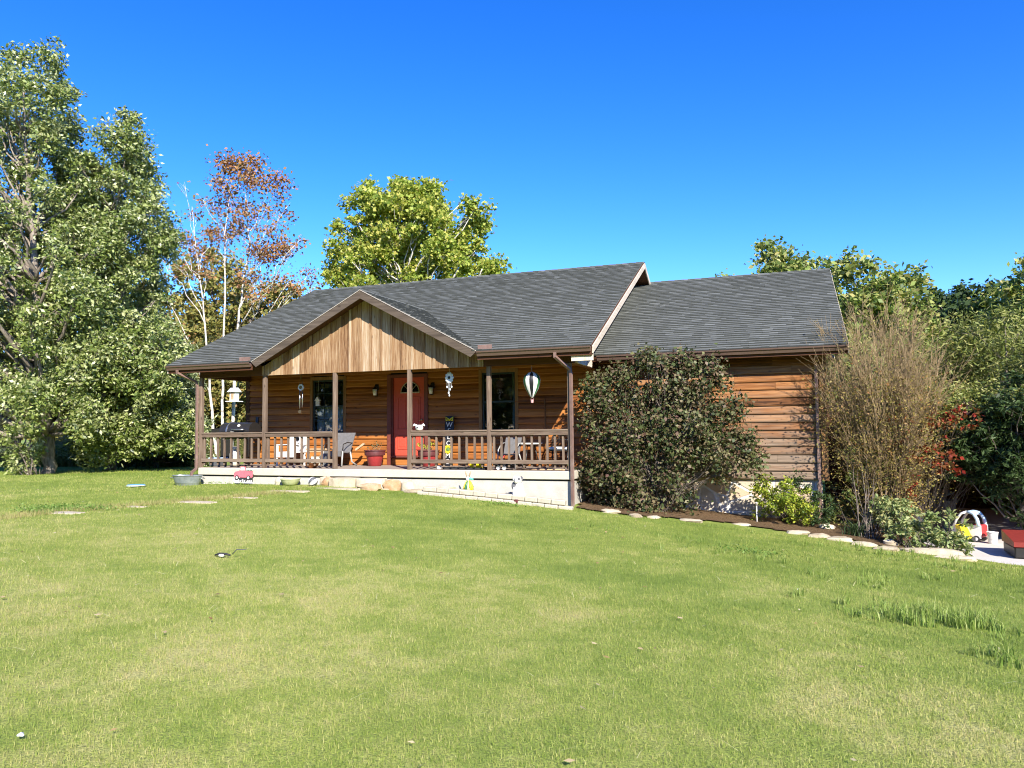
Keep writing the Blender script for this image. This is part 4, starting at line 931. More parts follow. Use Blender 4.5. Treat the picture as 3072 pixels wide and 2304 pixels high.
shrub('holly_bush', 'small dark green bush behind the yellow green bush at the wing corner', 'bush', gp(2440, 1568), [penv(2440, 1510, 45, 45, 1.45, .3), penv(2390, 1450, 26, 25, 1.65, .2), penv(2465, 1545, 35, 30, 1.2, .3)], 22, .13, .05, 2400, MT['l_dark'], 43, sr=.008)
# bare vase shaped crape myrtle
cb = gp(2640, 1612); cb[1] += .0; yc = cb[1]+.55; cb = np.array([*at(2662, 1590, yc)[:2], 0]); cb[2] = g1(*cb[:2])
root = thing('crape_myrtle', 'tall vase shaped crape myrtle of bare tan twigs beside the wing corner', 'shrub', tuple(cb)); rg = np.random.default_rng(91); b = MB(); tips = []
mc = px_r(2640, 1300, yc)
for s in range(54):
    a_ = rg.uniform(0, 6.28); sp_ = rg.uniform(.15, 1)**.8; H = rg.uniform(3.6, 4.85)*(1-.20*sp_**2); rad_ = 1.24*sp_; tip = cb+np.array([rad_*math.cos(a_), rad_*.9*math.sin(a_), H])
    mid = cb+np.array([rad_*.42*math.cos(a_), rad_*.4*math.sin(a_), H*.42]); st = cb+np.array([.16*math.cos(a_), .14*math.sin(a_), -.1])
    pts = [st, st*.6+mid*.4+rg.normal(0, .03, 3), mid, mid*.5+tip*.5+rg.normal(0, .07, 3)+np.array([.12*rad_*math.cos(a_), .12*rad_*math.sin(a_), 0]), tip]; r0 = rg.uniform(.016, .03); b.tube(pts, [r0, r0*.85, r0*.65, r0*.4, .004], 5, False)
    for q in range(22):
        f = rg.uniform(.22, .97); i = min(3, int(f*4)); o = pts[i]+(pts[i+1]-pts[i])*(f*4-i); L = rg.uniform(.5, 1.25)*(1.15-f*.5); d = np.array([math.cos(a_)*.35+rg.normal(0, .30), math.sin(a_)*.35+rg.normal(0, .30), 1.0]); d /= np.linalg.norm(d); e_ = o+d*L; m_ = o+d*L*.5+rg.normal(0, .04, 3)
        b.tube([o, m_, e_], [.006, .0045, .0025], 3, False); tips.append(e_)
        for _ in range(5):
            g_ = rg.uniform(.3, 1); o2 = o+(e_-o)*g_; d2 = d+rg.normal(0, .38, 3); d2 /= np.linalg.norm(d2); e2 = o2+d2*rg.uniform(.15, .5); b.tube([o2, e2], [.004, .002], 3, False); tips.append(e2)
MT['twig'] = bark('tan_twig', (.16, .11, .055), (.40, .295, .165), (8, 8, 8))
b.build('stems', MT['twig'], root, True)
tips = np.array(tips); k = rg.integers(0, len(tips), 24000); q = tips[k]-rg.uniform(0, 1.1, (24000, 1))*np.array([0, 0, 1.0])+rg.normal(0, .10, (24000, 3))
keep = rg.uniform(0, 1, 24000) < np.where(q[:, 2] > cb[2]+3.3, .35, .9); q = q[keep]; V, F = leafquads(q, .045, rg, .3, .6); np_mesh('foliage', V, F, MT['l_crape'], root)
yy = yc-.1
shrub('holly_bush', 'glossy green bush growing up through the lower stems of the crape myrtle', 'bush', gp(2600, 1618), [penv(2600, 1460, 60, 110, yy, .35), penv(2570, 1370, 40, 60, yy, .3), penv(2660, 1500, 50, 70, yy, .3), penv(2500, 1500, 35, 70, yy+.4, .3)], 34, .17, .055, 3600, MT['l_oak'], 44, sr=.008)
shrub('red_creeper', 'scarlet creeper climbing over the carport post and roof edge', 'vine', (*at(2740, 1560, 2.4)[:2], PADZ), [penv(2840, 1270, 55, 25, 1.5, .25), penv(2700, 1300, 25, 70, 1.4, .15), penv(2720, 1430, 18, 60, 1.6, .1), penv(2835, 1390, 30, 20, 1.3, .2), penv(2780, 1340, 60, 50, 1.45, .2), penv(2880, 1245, 50, 18, 1.5, .2)], 40, .13, .085, 1000, MT['l_red'], 45, sr=.005, pal=0, aspect=.7)
shrub('climbing_vine', 'olive green climbing vine hanging over the front edge of the carport roof', 'vine', (*at(2800, 1560, 2.9)[:2], PADZ), [penv(2760, 1230, 90, 35, 2.2, .3), penv(2900, 1225, 90, 32, 2.2, .3), penv(3040, 1225, 90, 35, 2.2, .3), penv(2660, 1250, 60, 45, 2.2, .3), penv(2840, 1190, 120, 30, 2.9, .6), penv(3000, 1190, 110, 30, 2.9, .6)], 60, .24, .085, 8000, MT['l_willow'], 58, sr=.007, aspect=.4)
for (px, py, rx, ry, bx, by, lab, sd) in ((2700, 1560, 55, 30, 2690, 1650, 'pale green flowering sedum at the foot of the orange red post', 46), (2760, 1600, 70, 48, 2750, 1665, 'wide pale green sedum clump left of the white concrete', 47), (2840, 1610, 60, 55, 2850, 1680, 'pointed yellow green sedum clump at the corner of the driveway', 48), (2670, 1520, 45, 20, 2680, 1640, 'yellowish sedum heads in front of the crape myrtle stems', 49)):
    g_ = gp(bx, by-12); yq = g_[1]+.25
    shrub('sedum_plant', lab, 'plant', g_, [penv(px, py, rx, ry, yq, .35), penv(px+10, py+25, rx*.8, ry*.6, yq, .3)], 26, .12, .075, 1500, MT['l_sedum'], sd, group='pale green plants at the bed end', sr=.006, aspect=.5, droop=-.15)
def tuft(name, label, c, n, h, mat, sd):
    rgl = np.random.default_rng(sd); x = c[0]+rgl.normal(0, .09, n); y = c[1]+rgl.normal(0, .07, n); V, F = blades(x, y, h*rgl.uniform(.6, 1.1, n), rgl.uniform(.010, .016, n), np.abs(rgl.normal(.75, .3, n)), .75)
    return tag(np_mesh(name, V, F, mat), label, 'plant')
tuft('lily_clump', 'arching strap leaved lily clump beside the rock edging below the crape myrtle', gp(2570, 1612), 130, .42, MT['l_dark'], 3)
tuft('weed_tuft', 'small green tuft on the mulch under the yellow green bush', gp(2470, 1572), 60, .16, MT['l_oak'], 4)
tuft('weed_tuft', 'grassy tuft against the white porch wall beside the red truck sign', gp(645, 1449), 50, .2, MT['longgrass'], 5)
# dark large leaved tree overhanging the carport on the right
yd = 1.75; db = at(3075, 1600, yd+.4); db[2] = PADZ
en = [penv(3040, 1320, 90, 100, yd+.2, .7), penv(2950, 1330, 90, 80, yd+.4, .5), penv(3085, 1470, 50, 80, yd+.2, .4), penv(2930, 1280, 100, 45, yd+.4, .4), penv(3130, 1330, 120, 180, yd+.1, .8), penv(3010, 1400, 50, 45, yd+.2, .4), penv(2900, 1390, 45, 45, yd+.5, .3)]
tree('dark_maple_tree', 'dark leafy tree with star shaped leaves hanging over the carport at the right edge', 'tree', db, env(en, 100, .30, 55), .06, .13, 6500, MT['l_dark'], MT['bark'], 56, pal=5, droop=.35)
# ------------------------------------------------------------------ small things
def atz(px, py, z):
    d = ray(px, py); return CAMP+d*((z-CZ)/d[2])
def part(mb, name, m, t_, smooth=False, parent=None): return mb.build(name, MT[m] if isinstance(m, str) else m, parent or t_, smooth)
def P_(name, *a, **k): MT[name] = paint(name, *a, **k); return name
P_('grill_black', (.022, .020, .018), .38, .5); P_('steel', (.55, .55, .54), .3, .5, .9); P_('cream', (.66, .62, .50), .4); P_('white_paint', (.80, .78, .74), .45, .4, 0, .06); P_('off_white', (.74, .72, .66), .5)
P_('sling', (.14, .136, .136), .8); P_('pale_metal', (.38, .38, .36), .4); P_('pot_red', (.34, .035, .035), .4, .5); P_('pot_rim', (.11, .03, .03), .45, .5); P_('sign_black', (.013, .014, .018), .5); P_('yellow', (.72, .60, .03), .5); P_('bright_yellow', (.85, .68, .02), .4)
P_('orange', (.62, .22, .06), .45); P_('red_toy', (.48, .05, .05), .45); P_('galv', (.30, .34, .36), .38, .5, .55, .15, 8, (.45, .48, .48)); P_('sage', (.48, .50, .28), .4, .5); P_('pink_red', (.64, .15, .18), .5); P_('rubber', (.03, .03, .03), .7)
P_('blue_white', (.50, .66, .78), .5); P_('turquoise', (.12, .50, .42), .5); P_('dark_grey', (.10, .105, .11), .5); P_('grey_bin', (.16, .17, .17), .5); P_('post_red', (.34, .055, .026), .55, .4, 0, .15, 9, (.36, .06, .03)); P_('roof_red', (.035, .014, .012), .7); P_('box_red', (.22, .03, .022), .45); P_('green_leafy', (.10, .2, .05), .6)
P_('fur_grey', (.13, .13, .14), .8); P_('tan', (.42, .30, .18), .7); P_('pink', (.62, .35, .34), .6); P_('shell', (.62, .66, .68), .35); P_('brass_dark', (.20, .16, .10), .4, .5, .7); P_('bowl_copper', (.42, .17, .06), .35, .5, .4); P_('tree_green', (.04, .16, .06), .4, .5)
MT['table_wood'] = wood('pale_table_wood', [(.26, .16, .08), (.48, .32, .17), (.58, .42, .25)], 'x', .7, .2)
MT['rock'] = rockmat('cream_rock', [(.18, .14, .09), (.42, .35, .24), (.60, .53, .40)]); MT['rock_orange'] = rockmat('orange_rock', [(.24, .11, .045), (.44, .26, .13), (.54, .42, .28)]); MT['edging'] = rockmat('edging_block', [(.24, .21, .15), (.42, .38, .29), (.52, .48, .39)])
rr = random.Random(23)
# barbecue grill
t = thing('barbecue_grill', 'black barrel barbecue grill with rounded lid at the left end of the porch', 'grill', (.3, 1.1, 0))
b = MB(); n = 14; prof = [(1.1+.27*math.cos(math.pi*k/n), .93+.25*math.sin(math.pi*k/n)) for k in range(n+1)]
b.prism(prof, 'x', -.06, .93); l = part(b, 'lid', 'grill_black', t, 'auto')
part(MB().prism([(1.1+.285*math.cos(math.pi*k/n), .93+.265*math.sin(math.pi*k/n)) for k in range(n+1)], 'x', .17, .20), 'lid_seam', 'steel', t, 'auto', l)
part(MB().tube([(.42, .82, .98), (.42, .76, .99), (.80, .76, .99), (.80, .82, .98)], .014, 8), 'handle', 'steel', t, True, l)
part(MB().tube([(.58, .875, 1.09), (.58, .855, 1.10)], .04, 14), 'thermometer', 'white_paint', t, False, l)
part(MB().prism([(1.1-.27*math.cos(math.pi*k/n), .92-.2*math.sin(math.pi*k/n)) for k in range(n+1)], 'x', -.06, .93), 'firebox', 'grill_black', t, 'auto')
part(MB().box(-.44, -.08, .95, 1.25, .86, 1.02, .01), 'side_box', 'grill_black', t)
part(MB().tube([(.80, 1.3, .95), (.80, 1.36, 1.32)], .05, 12), 'chimney_stack', 'grill_black', t, 'auto')
for x in (-.02, .88):
    for y in (.9, 1.3): part(MB().beam((x, y, 0), (x, y, .8), .035, .035, (0, 1, 0)), 'leg', 'grill_black', t)
part(MB().box(-.02, .88, .88, 1.32, .14, .17), 'shelf', 'grill_black', t); part(MB().box(-.03, .35, .86, .88, .17, .72), 'panel', 'grill_black', t)
t = thing('propane_cylinder', 'cream propane gas cylinder standing under the right side of the grill', 'gas cylinder', (.73, .55, 0))
part(MB().lathe([(.10, 0), (.13, .05), (.14, .12), (.14, .32), (.11, .40), (.04, .43), (0, .43)], (.73, .55, .02), 18), 'tank', 'cream', t, True)
part(MB().tube([(.73, .55, .44), (.73, .55, .52)], .03).lathe([(.085, 0), (.085, .07)], (.73, .55, .46), 14), 'valve_collar', 'cream', t)
t = thing('plastic_tub', 'small grey plastic tub with a pale lid behind the first railing', 'tub', (-.0, .75, 0) if 0 else (.0, .7, 0))
part(MB().box(-.14, .22, .55, .85, .0, .20, .02), 'tub', 'dark_grey', t); part(MB().box(-.16, .24, .53, .87, .202, .235, .012), 'lid', 'blue_white', t)
# white chair with slatted back
t = thing('white_chair', 'white slatted porch chair with a dark painted motif behind the second railing', 'chair', (2.0, 1.35, 0))
b = MB()
for k in range(7): x = 1.69+k*.088; b.box(x, x+.08, 1.50, 1.522, .36, .80+.012*math.sin(k*1.05))
ba = part(b, 'backrest', 'white_paint', t)
part(MB().tube([(2.02, 1.492, .72), (2.02, 1.499, .72)], .06, 16).box(1.95, 2.02, 1.494, 1.499, .52, .56).box(2.02, 2.06, 1.494, 1.499, .50, .60).box(2.12, 2.16, 1.494, 1.499, .55, .59), 'painted_motif', 'sign_black', t, False, ba)
part(MB().box(1.68, 2.32, 1.0, 1.498, .345, .375, .006).box(1.69, 2.31, .985, 1.0, .235, .343), 'seat', 'white_paint', t)
for x in (1.70, 2.26):
    part(MB().beam((x+.02, 1.02, 0), (x+.02, 1.02, .235), .04, .04, (0, 1, 0)), 'leg', 'white_paint', t); part(MB().beam((x+.02, 1.46, 0), (x+.02, 1.46, .345), .04, .04, (0, 1, 0)), 'leg', 'white_paint', t)
    part(MB().box(x-.02, x+.06, 1.0, 1.49, .55, .575, .005).box(x, x+.04, 1.01, 1.05, .377, .549), 'armrest', 'white_paint', t)
# table and boxes between the chairs
t = thing('side_table', 'low pale wooden table between the white chair and the grey chair', 'table', (2.85, 1.45, 0))
part(MB().box(2.45, 3.22, 1.25, 1.65, .42, .455, .006).box(2.5, 3.17, 1.28, 1.30, .36, .418), 'tabletop', 'table_wood', t)
for x in (2.5, 3.13):
    for y in (1.31, 1.6): part(MB().box(x, x+.04, y-.02, y+.02, 0, .418), 'leg', 'table_wood', t)
tag(MB().box(2.56, 2.80, 1.34, 1.56, 0.004, .24, .006).build('cardboard_box', MT['cream']), 'cream box under the low wooden table on the porch', 'box')
t = thing('storage_crate', 'dark crate under the right end of the low wooden porch table', 'crate', (3.0, 1.45, 0)); part(MB().box(2.86, 3.11, 1.33, 1.55, .004, .27, .006), 'crate', 'dark_grey', t); part(MB().box(2.85, 3.12, 1.32, 1.56, .272, .29, .004), 'lid', 'sage', t)
# grey sling chair
t = thing('patio_chair', 'grey sling patio chair with pale legs beside the left red pot', 'chair', (3.65, 1.25, 0))
part(MB().prism([(1.12, .36), (1.15, .36), (1.42, .87), (1.385, .87)], 'x', 3.35, 3.91), 'backrest', 'sling', t)
part(MB().prism([(.78, .38), (1.14, .34), (1.14, .37), (.78, .41)], 'x', 3.36, 3.86).box(3.36, 3.86, .77, .785, .27, .405), 'seat', 'sling', t)
for x in (3.34, 3.90):
    part(MB().tube([(x, 1.27, .60), (x, 1.02, .62), (x, .84, .58), (x, .80, .42)], .014, 8), 'armrest', 'grill_black', t, True)
    part(MB().tube([(x, .80, .40), (x, .76, .02)], .022, 8), 'leg', 'pale_metal', t, True); part(MB().tube([(x, 1.16, .38), (x+.02, 1.20, .12), (x+.08, 1.34, .02)], .022, 8), 'leg', 'pale_metal', t, True)
tag(MB().xf().beam((3.95, 1.35, .42), (4.16, 1.42, .58), .14, .05).build('folded_cushion', MT['tan']), 'folded brown cushion sticking out behind the grey patio chair', 'cushion')
# red flower pots
def flowerpot(x, y, lab, seed, nleaf):
    t = thing('flower_pot', lab, 'flower pot', (x, y, 0), 'red flower pots by the front door'); rg = np.random.default_rng(seed)
    part(MB().lathe([(.15, 0), (.165, .01), (.225, .27), (.235, .30)], (x, y, .004), 28), 'pot', 'pot_red', t, True)
    part(MB().lathe([(.232, .27), (.262, .275), (.27, .33), (.265, .385), (.285, .39), (.285, .41), (.25, .41), (.245, .36), (0, .36)], (x, y, .004), 28), 'rim', 'pot_rim', t, 'auto')
    b = MB(); tips = []
    for k in range(9):
        a = rg.uniform(0, 6.28); r = rg.uniform(.05, .22); p = [(x+.5*r*math.cos(a), y+.5*r*math.sin(a), .36), (x+r*math.cos(a), y+r*math.sin(a), .36+rg.uniform(.08, .26))]; b.tube(p, .005, 4); tips.append(p[1])
    part(b, 'stems', 'twig', t); tips = np.array(tips); q = tips[rg.integers(0, 9, nleaf)]+rg.normal(0, .035, (nleaf, 3)); V, F = leafquads(q, .05, rg, .1, .6); np_mesh('leaves', V, F, MT['l_visc' if nleaf < 60 else 'l_gold'], t)
flowerpot(4.49, 1.40, 'large red flower pot with nearly bare stems left of the door', 1, 40)
flowerpot(6.04, 1.40, 'large red flower pot with yellow green leaves behind the railing right of the door', 2, 110)
# welcome sign
t = thing('welcome_sign', 'tall black board reading WELCOME down its length, with a sunflower for the O', 'sign', (6.46, 1.75, 0))
tl = math.atan2(.16, 1.28)
def lean(mb): return mb.xf(0, (6.46, 1.62, .004), ('X', -tl))
part(lean(MB().box(-.125, .125, .0, .025, 0, 1.28, .004)), 'board', 'sign_black', t)
part(lean(MB().tube([(-.02, -.004, 1.19), (-.10, -.004, 1.25), (-.09, -.004, 1.16), (-.02, -.004, 1.19)], .022, 6).tube([(.02, -.004, 1.19), (.10, -.004, 1.25), (.09, -.004, 1.16), (.02, -.004, 1.19)], .022, 6).ball((0, -.01, 1.18), .025)), 'bow', 'yellow', t, True)
def text(s, size, mat, name, t_, loc, tilt):
    cu = bpy.data.curves.new('tmp', 'FONT'); cu.body = s; cu.size = size; cu.align_x = 'CENTER'; cu.extrude = .002; o = bpy.data.objects.new('tmp', cu); COL.objects.link(o)
    bpy.context.view_layer.update(); dg = bpy.context.evaluated_depsgraph_get(); me = bpy.data.meshes.new_from_object(o.evaluated_get(dg)); bpy.data.objects.remove(o)
    m = Matrix.Translation(loc) @ Matrix.Rotation(tilt, 4, 'X') @ Matrix.Rotation(R(90), 4, 'X'); me.transform(m); ox = ORG[t_.name]; me.transform(Matrix.Translation((-ox[0], -ox[1], -ox[2]))); me.materials.clear()
    return link(name, me, MT[mat], t_, False, ox)
for i, ch in enumerate('WELC*ME'):
    if ch == '*': continue
    z = 1.0-.158*i; v = Matrix.Translation((6.46, 1.62, .004)) @ Matrix.Rotation(-tl, 4, 'X') @ Vector((0, -.004, z)); text(ch, .17, 'white_paint', 'letter', t, v, -tl)
zz = 1.0-.158*4+.05; b = MB()
for k in range(14):
    a = 2*math.pi*k/14; b.tube([(.05*math.cos(a), -.012, zz+.05*math.sin(a)), (.085*math.cos(a+.1), -.02, zz+.085*math.sin(a+.1)), (.125*math.cos(a), -.012, zz+.125*math.sin(a))], [.012, .022, .004], 5)
sf = part(lean(b), 'sunflower', 'bright_yellow', t, True); part(lean(MB().ball((0, -.015, zz), .055, .02, .055)), 'sunflower_centre', 'green_leafy', t, True, sf)
# bulldog planter on the rail
t = thing('dog_planter', 'small white dog faced planter sitting on the porch rail beside the door post', 'planter', (6.48, .04, .913)); c = (6.48, .04, .915)
part(MB().lathe([(.055, 0), (.085, .02), (.095, .07), (.088, .125), (.075, .13), (.07, .09), (0, .09)], c, 20), 'body', 'white_paint', t, True)
for s in (-1, 1): part(MB().tube([(c[0]+s*.075, .03, c[2]+.115), (c[0]+s*.12, .02, c[2]+.135), (c[0]+s*.155, .015, c[2]+.10)], [.03, .028, .01], 8, True, .5), 'ear', 'white_paint', t, True); part(MB().ball((c[0]+s*.035, -.043, c[2]+.085), .01), 'eye', 'sign_black', t, True)
part(MB().tube([(c[0]-.05, -.042, c[2]+.05), (c[0]-.025, -.055, c[2]+.065), (c[0], -.058, c[2]+.055), (c[0]+.025, -.055, c[2]+.065), (c[0]+.05, -.042, c[2]+.05)], .005, 5).ball((c[0], -.058, c[2]+.075), .013), 'muzzle_marks', 'sign_black', t, True)
# hanging things
t = thing('wind_chime', 'metal wind chime with a pale disc hanging before the left window', 'wind chime', (2.77, .6, 2.6)); c = (2.77, .6)
part(MB().tube([(2.77, .6, 2.6), (2.77, .6, 2.40)], .004, 5).tube([(2.77, .6, 2.40), (2.72, .6, 2.13)], .006, 5).tube([(2.77, .6, 2.40), (2.82, .6, 2.13)], .006, 5), 'cord', 'brass_dark', t)
part(MB().tube([(2.77, .585, 2.06), (2.77, .615, 2.06)], .085, 20), 'disc', 'shell', t); part(MB().tube([(2.77, .58, 2.06), (2.77, .583, 2.06)], .045, 16), 'disc_centre', 'brass_dark', t)
for k, (dx, L) in enumerate(((-.06, .40), (-.02, .46), (.025, .43), (.065, .38))): part(MB().tube([(2.77+dx, .6+.02*(-1)**k, 1.97), (2.77+dx, .6+.02*(-1)**k, 1.97-L)], .012, 8), 'chime_tube', 'steel', t, True)
part(MB().tube([(2.77, .6, 1.97), (2.74, .6, 1.40)], .003, 4).tube([(2.74, .59, 1.43), (2.74, .61, 1.43)], .045, 10), 'sail', 'brass_dark', t)
t = thing('shell_mobile', 'round pale shell mobile with small dangling shells hanging right of the door', 'hanging ornament', (7.14, .3, 2.6)); b = MB()
part(MB().tube([(7.14, .3, 2.6), (7.14, .3, 2.27)], .004, 5), 'cord', 'off_white', t)
for k in range(10): a = 2*math.pi*k/10; b.ball((7.14+.085*math.cos(a), .3, 2.15+.105*math.sin(a)), .032, .012, .032, 8, 5)
b.tube([(7.14, .292, 2.15), (7.14, .308, 2.15)], .085, 18); part(b, 'disc', 'shell', t, 'auto'); part(MB().ball((7.14, .288, 2.15), .034, .012, .034), 'disc_centre', 'sign_black', t, True)
for dx, L in ((-.06, .10), (-.02, .24), (.02, .16), (.06, .10), (.0, .30)): part(MB().tube([(7.14+dx, .3, 2.06), (7.14+dx, .3, 2.05-L)], .0025, 4).ball((7.14+dx, .3, 2.03-L), .02, .014, .03, 8, 5), 'dangling_shell', 'shell', t, 'auto')
t = thing('balloon_spinner', 'hot air balloon shaped spinner with white, black and green panels hanging on the right', 'hanging ornament', (9.23, .2, 2.4)); pr = [(.02, .0), (.05, .03), (.09, .10), (.145, .20), (.185, .31), (.195, .40), (.17, .49), (.10, .56), (.01, .59)]; z0 = 1.62
part(MB().tube([(9.23, .2, 2.6), (9.23, .2, z0+.59)], .003, 5), 'cord', 'steel', t)
for g_ in range(12):
    b = MB(); n = 3; vs = [(9.23+r*math.cos(2*math.pi*(g_+k/n)/12), .2+r*math.sin(2*math.pi*(g_+k/n)/12), z0+z) for r, z in pr for k in range(n+1)]
    b.add(vs, [(i*(n+1)+k, i*(n+1)+k+1, (i+1)*(n+1)+k+1, (i+1)*(n+1)+k) for i in range(len(pr)-1) for k in range(n)]); part(b, 'panel', ('white_paint', 'sign_black', 'white_paint', 'tree_green')[g_ % 4], t, True)
part(MB().lathe([(.03, 0), (.035, .07), (.0, .07)], (9.23, .2, z0-.11), 10).tube([(9.26, .2, z0-.04), (9.25, .2, z0+.03)], .003, 4).tube([(9.2, .2, z0-.04), (9.21, .2, z0+.03)], .003, 4), 'basket', 'pink', t)
tag(MB().tube([(9.02, 1.80, .01), (9.0, 1.875, 1.65)], .013, 8).build('wooden_pole', MT['trim'], None, True), 'thin brown pole leaning against the log wall at the right', 'pole')
t = thing('wooden_birdhouse', 'small pale birdhouse ornament hanging before the left window glass', 'ornament', (2.44, 1.83, 1.62)); part(MB().prism([(2.385, 1.62), (2.495, 1.62), (2.495, 1.78), (2.44, 1.86), (2.385, 1.78)], 'y', 1.80, 1.86), 'body', 'off_white', t); part(MB().beam((2.36, 1.83, 1.755), (2.44, 1.83, 1.87), .08, .012, (1, 0, 0)).beam((2.44, 1.83, 1.87), (2.52, 1.83, 1.755), .08, .012, (1, 0, 0)), 'roof', 'grey', t); part(MB().tube([(2.44, 1.83, 1.87), (2.44, 1.87, 2.32)], .003, 4), 'cord', 'grey', t)
# things behind the right railings
t = thing('metal_chair', 'dark metal garden chair with arched back behind the rightmost railing', 'chair', (9.62, 1.1, 0))
part(MB().tube([(9.34, 1.3, .42), (9.34, 1.36, .72), (9.42, 1.38, .83), (9.60, 1.38, .86), (9.78, 1.38, .83), (9.86, 1.36, .72), (9.86, 1.3, .42)], .018, 8).tube([(9.34, 1.35, .66), (9.86, 1.35, .66)], .012, 6).tube([(9.5, 1.33, .43), (9.5, 1.38, .84)], .010, 6).tube([(9.7, 1.33, .43), (9.7, 1.38, .84)], .010, 6), 'backrest', 'grill_black', t, True)
part(MB().box(9.34, 9.86, .85, 1.30, .40, .425, .006), 'seat', 'grill_black', t); part(MB().box(9.37, 9.83, .88, 1.27, .427, .50, .03), 'cushion', 'shell', t)
for x in (9.36, 9.84):
    for y in (.88, 1.28): part(MB().tube([(x, y, .40), (x, y, 0)], .014, 6), 'leg', 'grill_black', t, True)
    part(MB().tube([(x, 1.32, .60), (x, .95, .61), (x, .88, .42)], .013, 6), 'armrest', 'grill_black', t, True)
t = thing('bistro_table', 'small round white topped table with dark legs behind the right railing', 'table', (8.75, 1.35, 0)); part(MB().lathe([(0, 0), (.33, 0), (.335, .025), (0, .03)], (8.75, 1.35, .56), 26), 'tabletop', 'off_white', t, 'auto')
for k in range(3): a = 2.1*k+.5; part(MB().tube([(8.75+.12*math.cos(a), 1.35+.12*math.sin(a), .56), (8.75+.26*math.cos(a), 1.35+.26*math.sin(a), 0)], .014, 6), 'leg', 'grill_black', t, True)
t = thing('folding_chair', 'dark folding chair with pale curved arms behind the right railing', 'chair', (8.4, .9, 0)); part(MB().prism([(1.02, .34), (1.05, .34), (1.22, .72), (1.19, .72)], 'x', 8.22, 8.62), 'backrest', 'sling', t); part(MB().box(8.22, 8.62, .68, 1.03, .31, .335), 'seat', 'dark_grey', t)
for x in (8.20, 8.64): part(MB().tube([(x, 1.18, .60), (x, .92, .57), (x, .72, .44), (x, .66, .0)], .016, 6), 'arm', 'pale_metal', t, True); part(MB().tube([(x, .95, .33), (x, 1.22, 0)], .016, 6), 'leg', 'pale_metal', t, True)
t = thing('toy_truck', 'black toy truck with two white wheels under the right porch railing', 'toy', (8.5, .28, 0)); part(MB().box(8.32, 8.74, .16, .40, .045, .13, .02).box(8.52, 8.70, .18, .38, .131, .21, .03), 'body', 'rubber', t)
for x in (8.43, 8.57): part(MB().tube([(x, .115, .055), (x, .155, .055)], .05, 14), 'wheel', 'white_paint', t)
t = thing('toy_shovel', 'small red toy shovel propped behind the fourth porch post', 'toy', (8.35, .5, 0)); part(MB().tube([(8.42, .6, .35), (8.34, .5, .16)], .012, 6), 'handle', 'red_toy', t, True); part(MB().box(8.25, 8.36, .47, .50, .02, .17, .008), 'blade', 'red_toy', t)
for k, (y0, x0, x1, lab) in enumerate(((.14, 8.85, 10.0, 'pale wooden pole lying under the rightmost railing, nearest the slab edge'), (.26, 8.8, 9.9, 'pale wooden pole lying behind its twin under the rightmost railing'))): tag(MB().tube([(x0, y0+.06, .02), (x1, y0-.04, .02)], .015, 8).build('wooden_pole', MT['table_wood'], None, True), lab, 'pole')
t = thing('boot_tray', 'black boot tray lying under the railing left of the fourth post', 'tray', (7.6, .3, 0)); part(MB().box(7.05, 8.08, .12, .48, .003, .02, .004).box(7.05, 8.08, .11, .125, .003, .05).box(7.05, 8.08, .475, .49, .003, .05).box(7.045, 7.06, .11, .49, .003, .052).box(8.07, 8.085, .11, .49, .003, .052), 'tray', 'rubber', t)
t = thing('toy_block', 'bright yellow toy bin on the black tray', 'toy', (7.85, .3, 0)); part(MB().prism([(7.70, .03), (7.97, .03), (7.99, .19), (7.68, .19)], 'y', .2, .40), 'bin', 'bright_yellow', t); part(MB().box(7.67, 8.0, .19, .41, .192, .21, .004), 'rim', 'bright_yellow', t)
t = thing('white_mug', 'white mug standing at the slab edge left of the black tray', 'mug', (6.95, .1, 0)); part(MB().lathe([(.04, 0), (.05, .02), (.052, .09), (.045, .09), (.04, .02), (0, .02)], (6.93, .14, .004), 16), 'cup', 'white_paint', t, True); part(MB().tube([(6.98, .14, .075), (7.01, .14, .06), (7.01, .14, .04), (6.98, .14, .03)], .007, 6), 'handle', 'white_paint', t, True)
t = thing('copper_bowl', 'orange brown bowl on the porch floor under the second railing', 'bowl', (3.36, .26, 0)); part(MB().lathe([(.09, 0), (.15, .05), (.17, .11), (.18, .115), (.15, .10), (.09, .03), (0, .02)], (3.36, .26, .003), 22), 'bowl', 'bowl_copper', t, True)

# ------------------------------------------------------------------ in front of the porch
def gnd(x, y): return g1(x, y)
t = thing('metal_tub', 'galvanised metal wash tub on the grass below the left downspout', 'tub', (-.08, -.28, gnd(-.08, -.28))); z0 = gnd(-.08, -.28)-.02
o_, i_ = [], []; 
def oval(rx, ry, z, n=28): return [(-.08+rx*math.cos(2*math.pi*k/n)*(1 if abs(math.cos(2*math.pi*k/n)) < .0 else 1), -.28+ry*math.sin(2*math.pi*k/n), z) for k in range(n)]
b = MB(); rings = [oval(.34, .17, z0), oval(.37, .19, z0+.08), oval(.375, .195, z0+.085), oval(.38, .195, z0+.095), oval(.44, .23, z0+.26), oval(.455, .245, z0+.262), oval(.455, .245, z0+.278), oval(.43, .22, z0+.275), oval(.35, .18, z0+.05)]
vs = [p for r in rings for p in r]; n = 28; b.add(vs, [(i*n+k, i*n+(k+1) % n, (i+1)*n+(k+1) % n, (i+1)*n+k) for i in range(len(rings)-1) for k in range(n)]+[tuple(range((len(rings)-1)*n, len(rings)*n))]); part(b, 'tub', 'galv', t, 'auto')
for s in (-1, 1): part(MB().tube([(-.08+s*.44, -.34, z0+.22), (-.08+s*.52, -.33, z0+.20), (-.08+s*.52, -.23, z0+.20), (-.08+s*.44, -.22, z0+.22)], .010, 6), 'handle', 'galv', t, True)
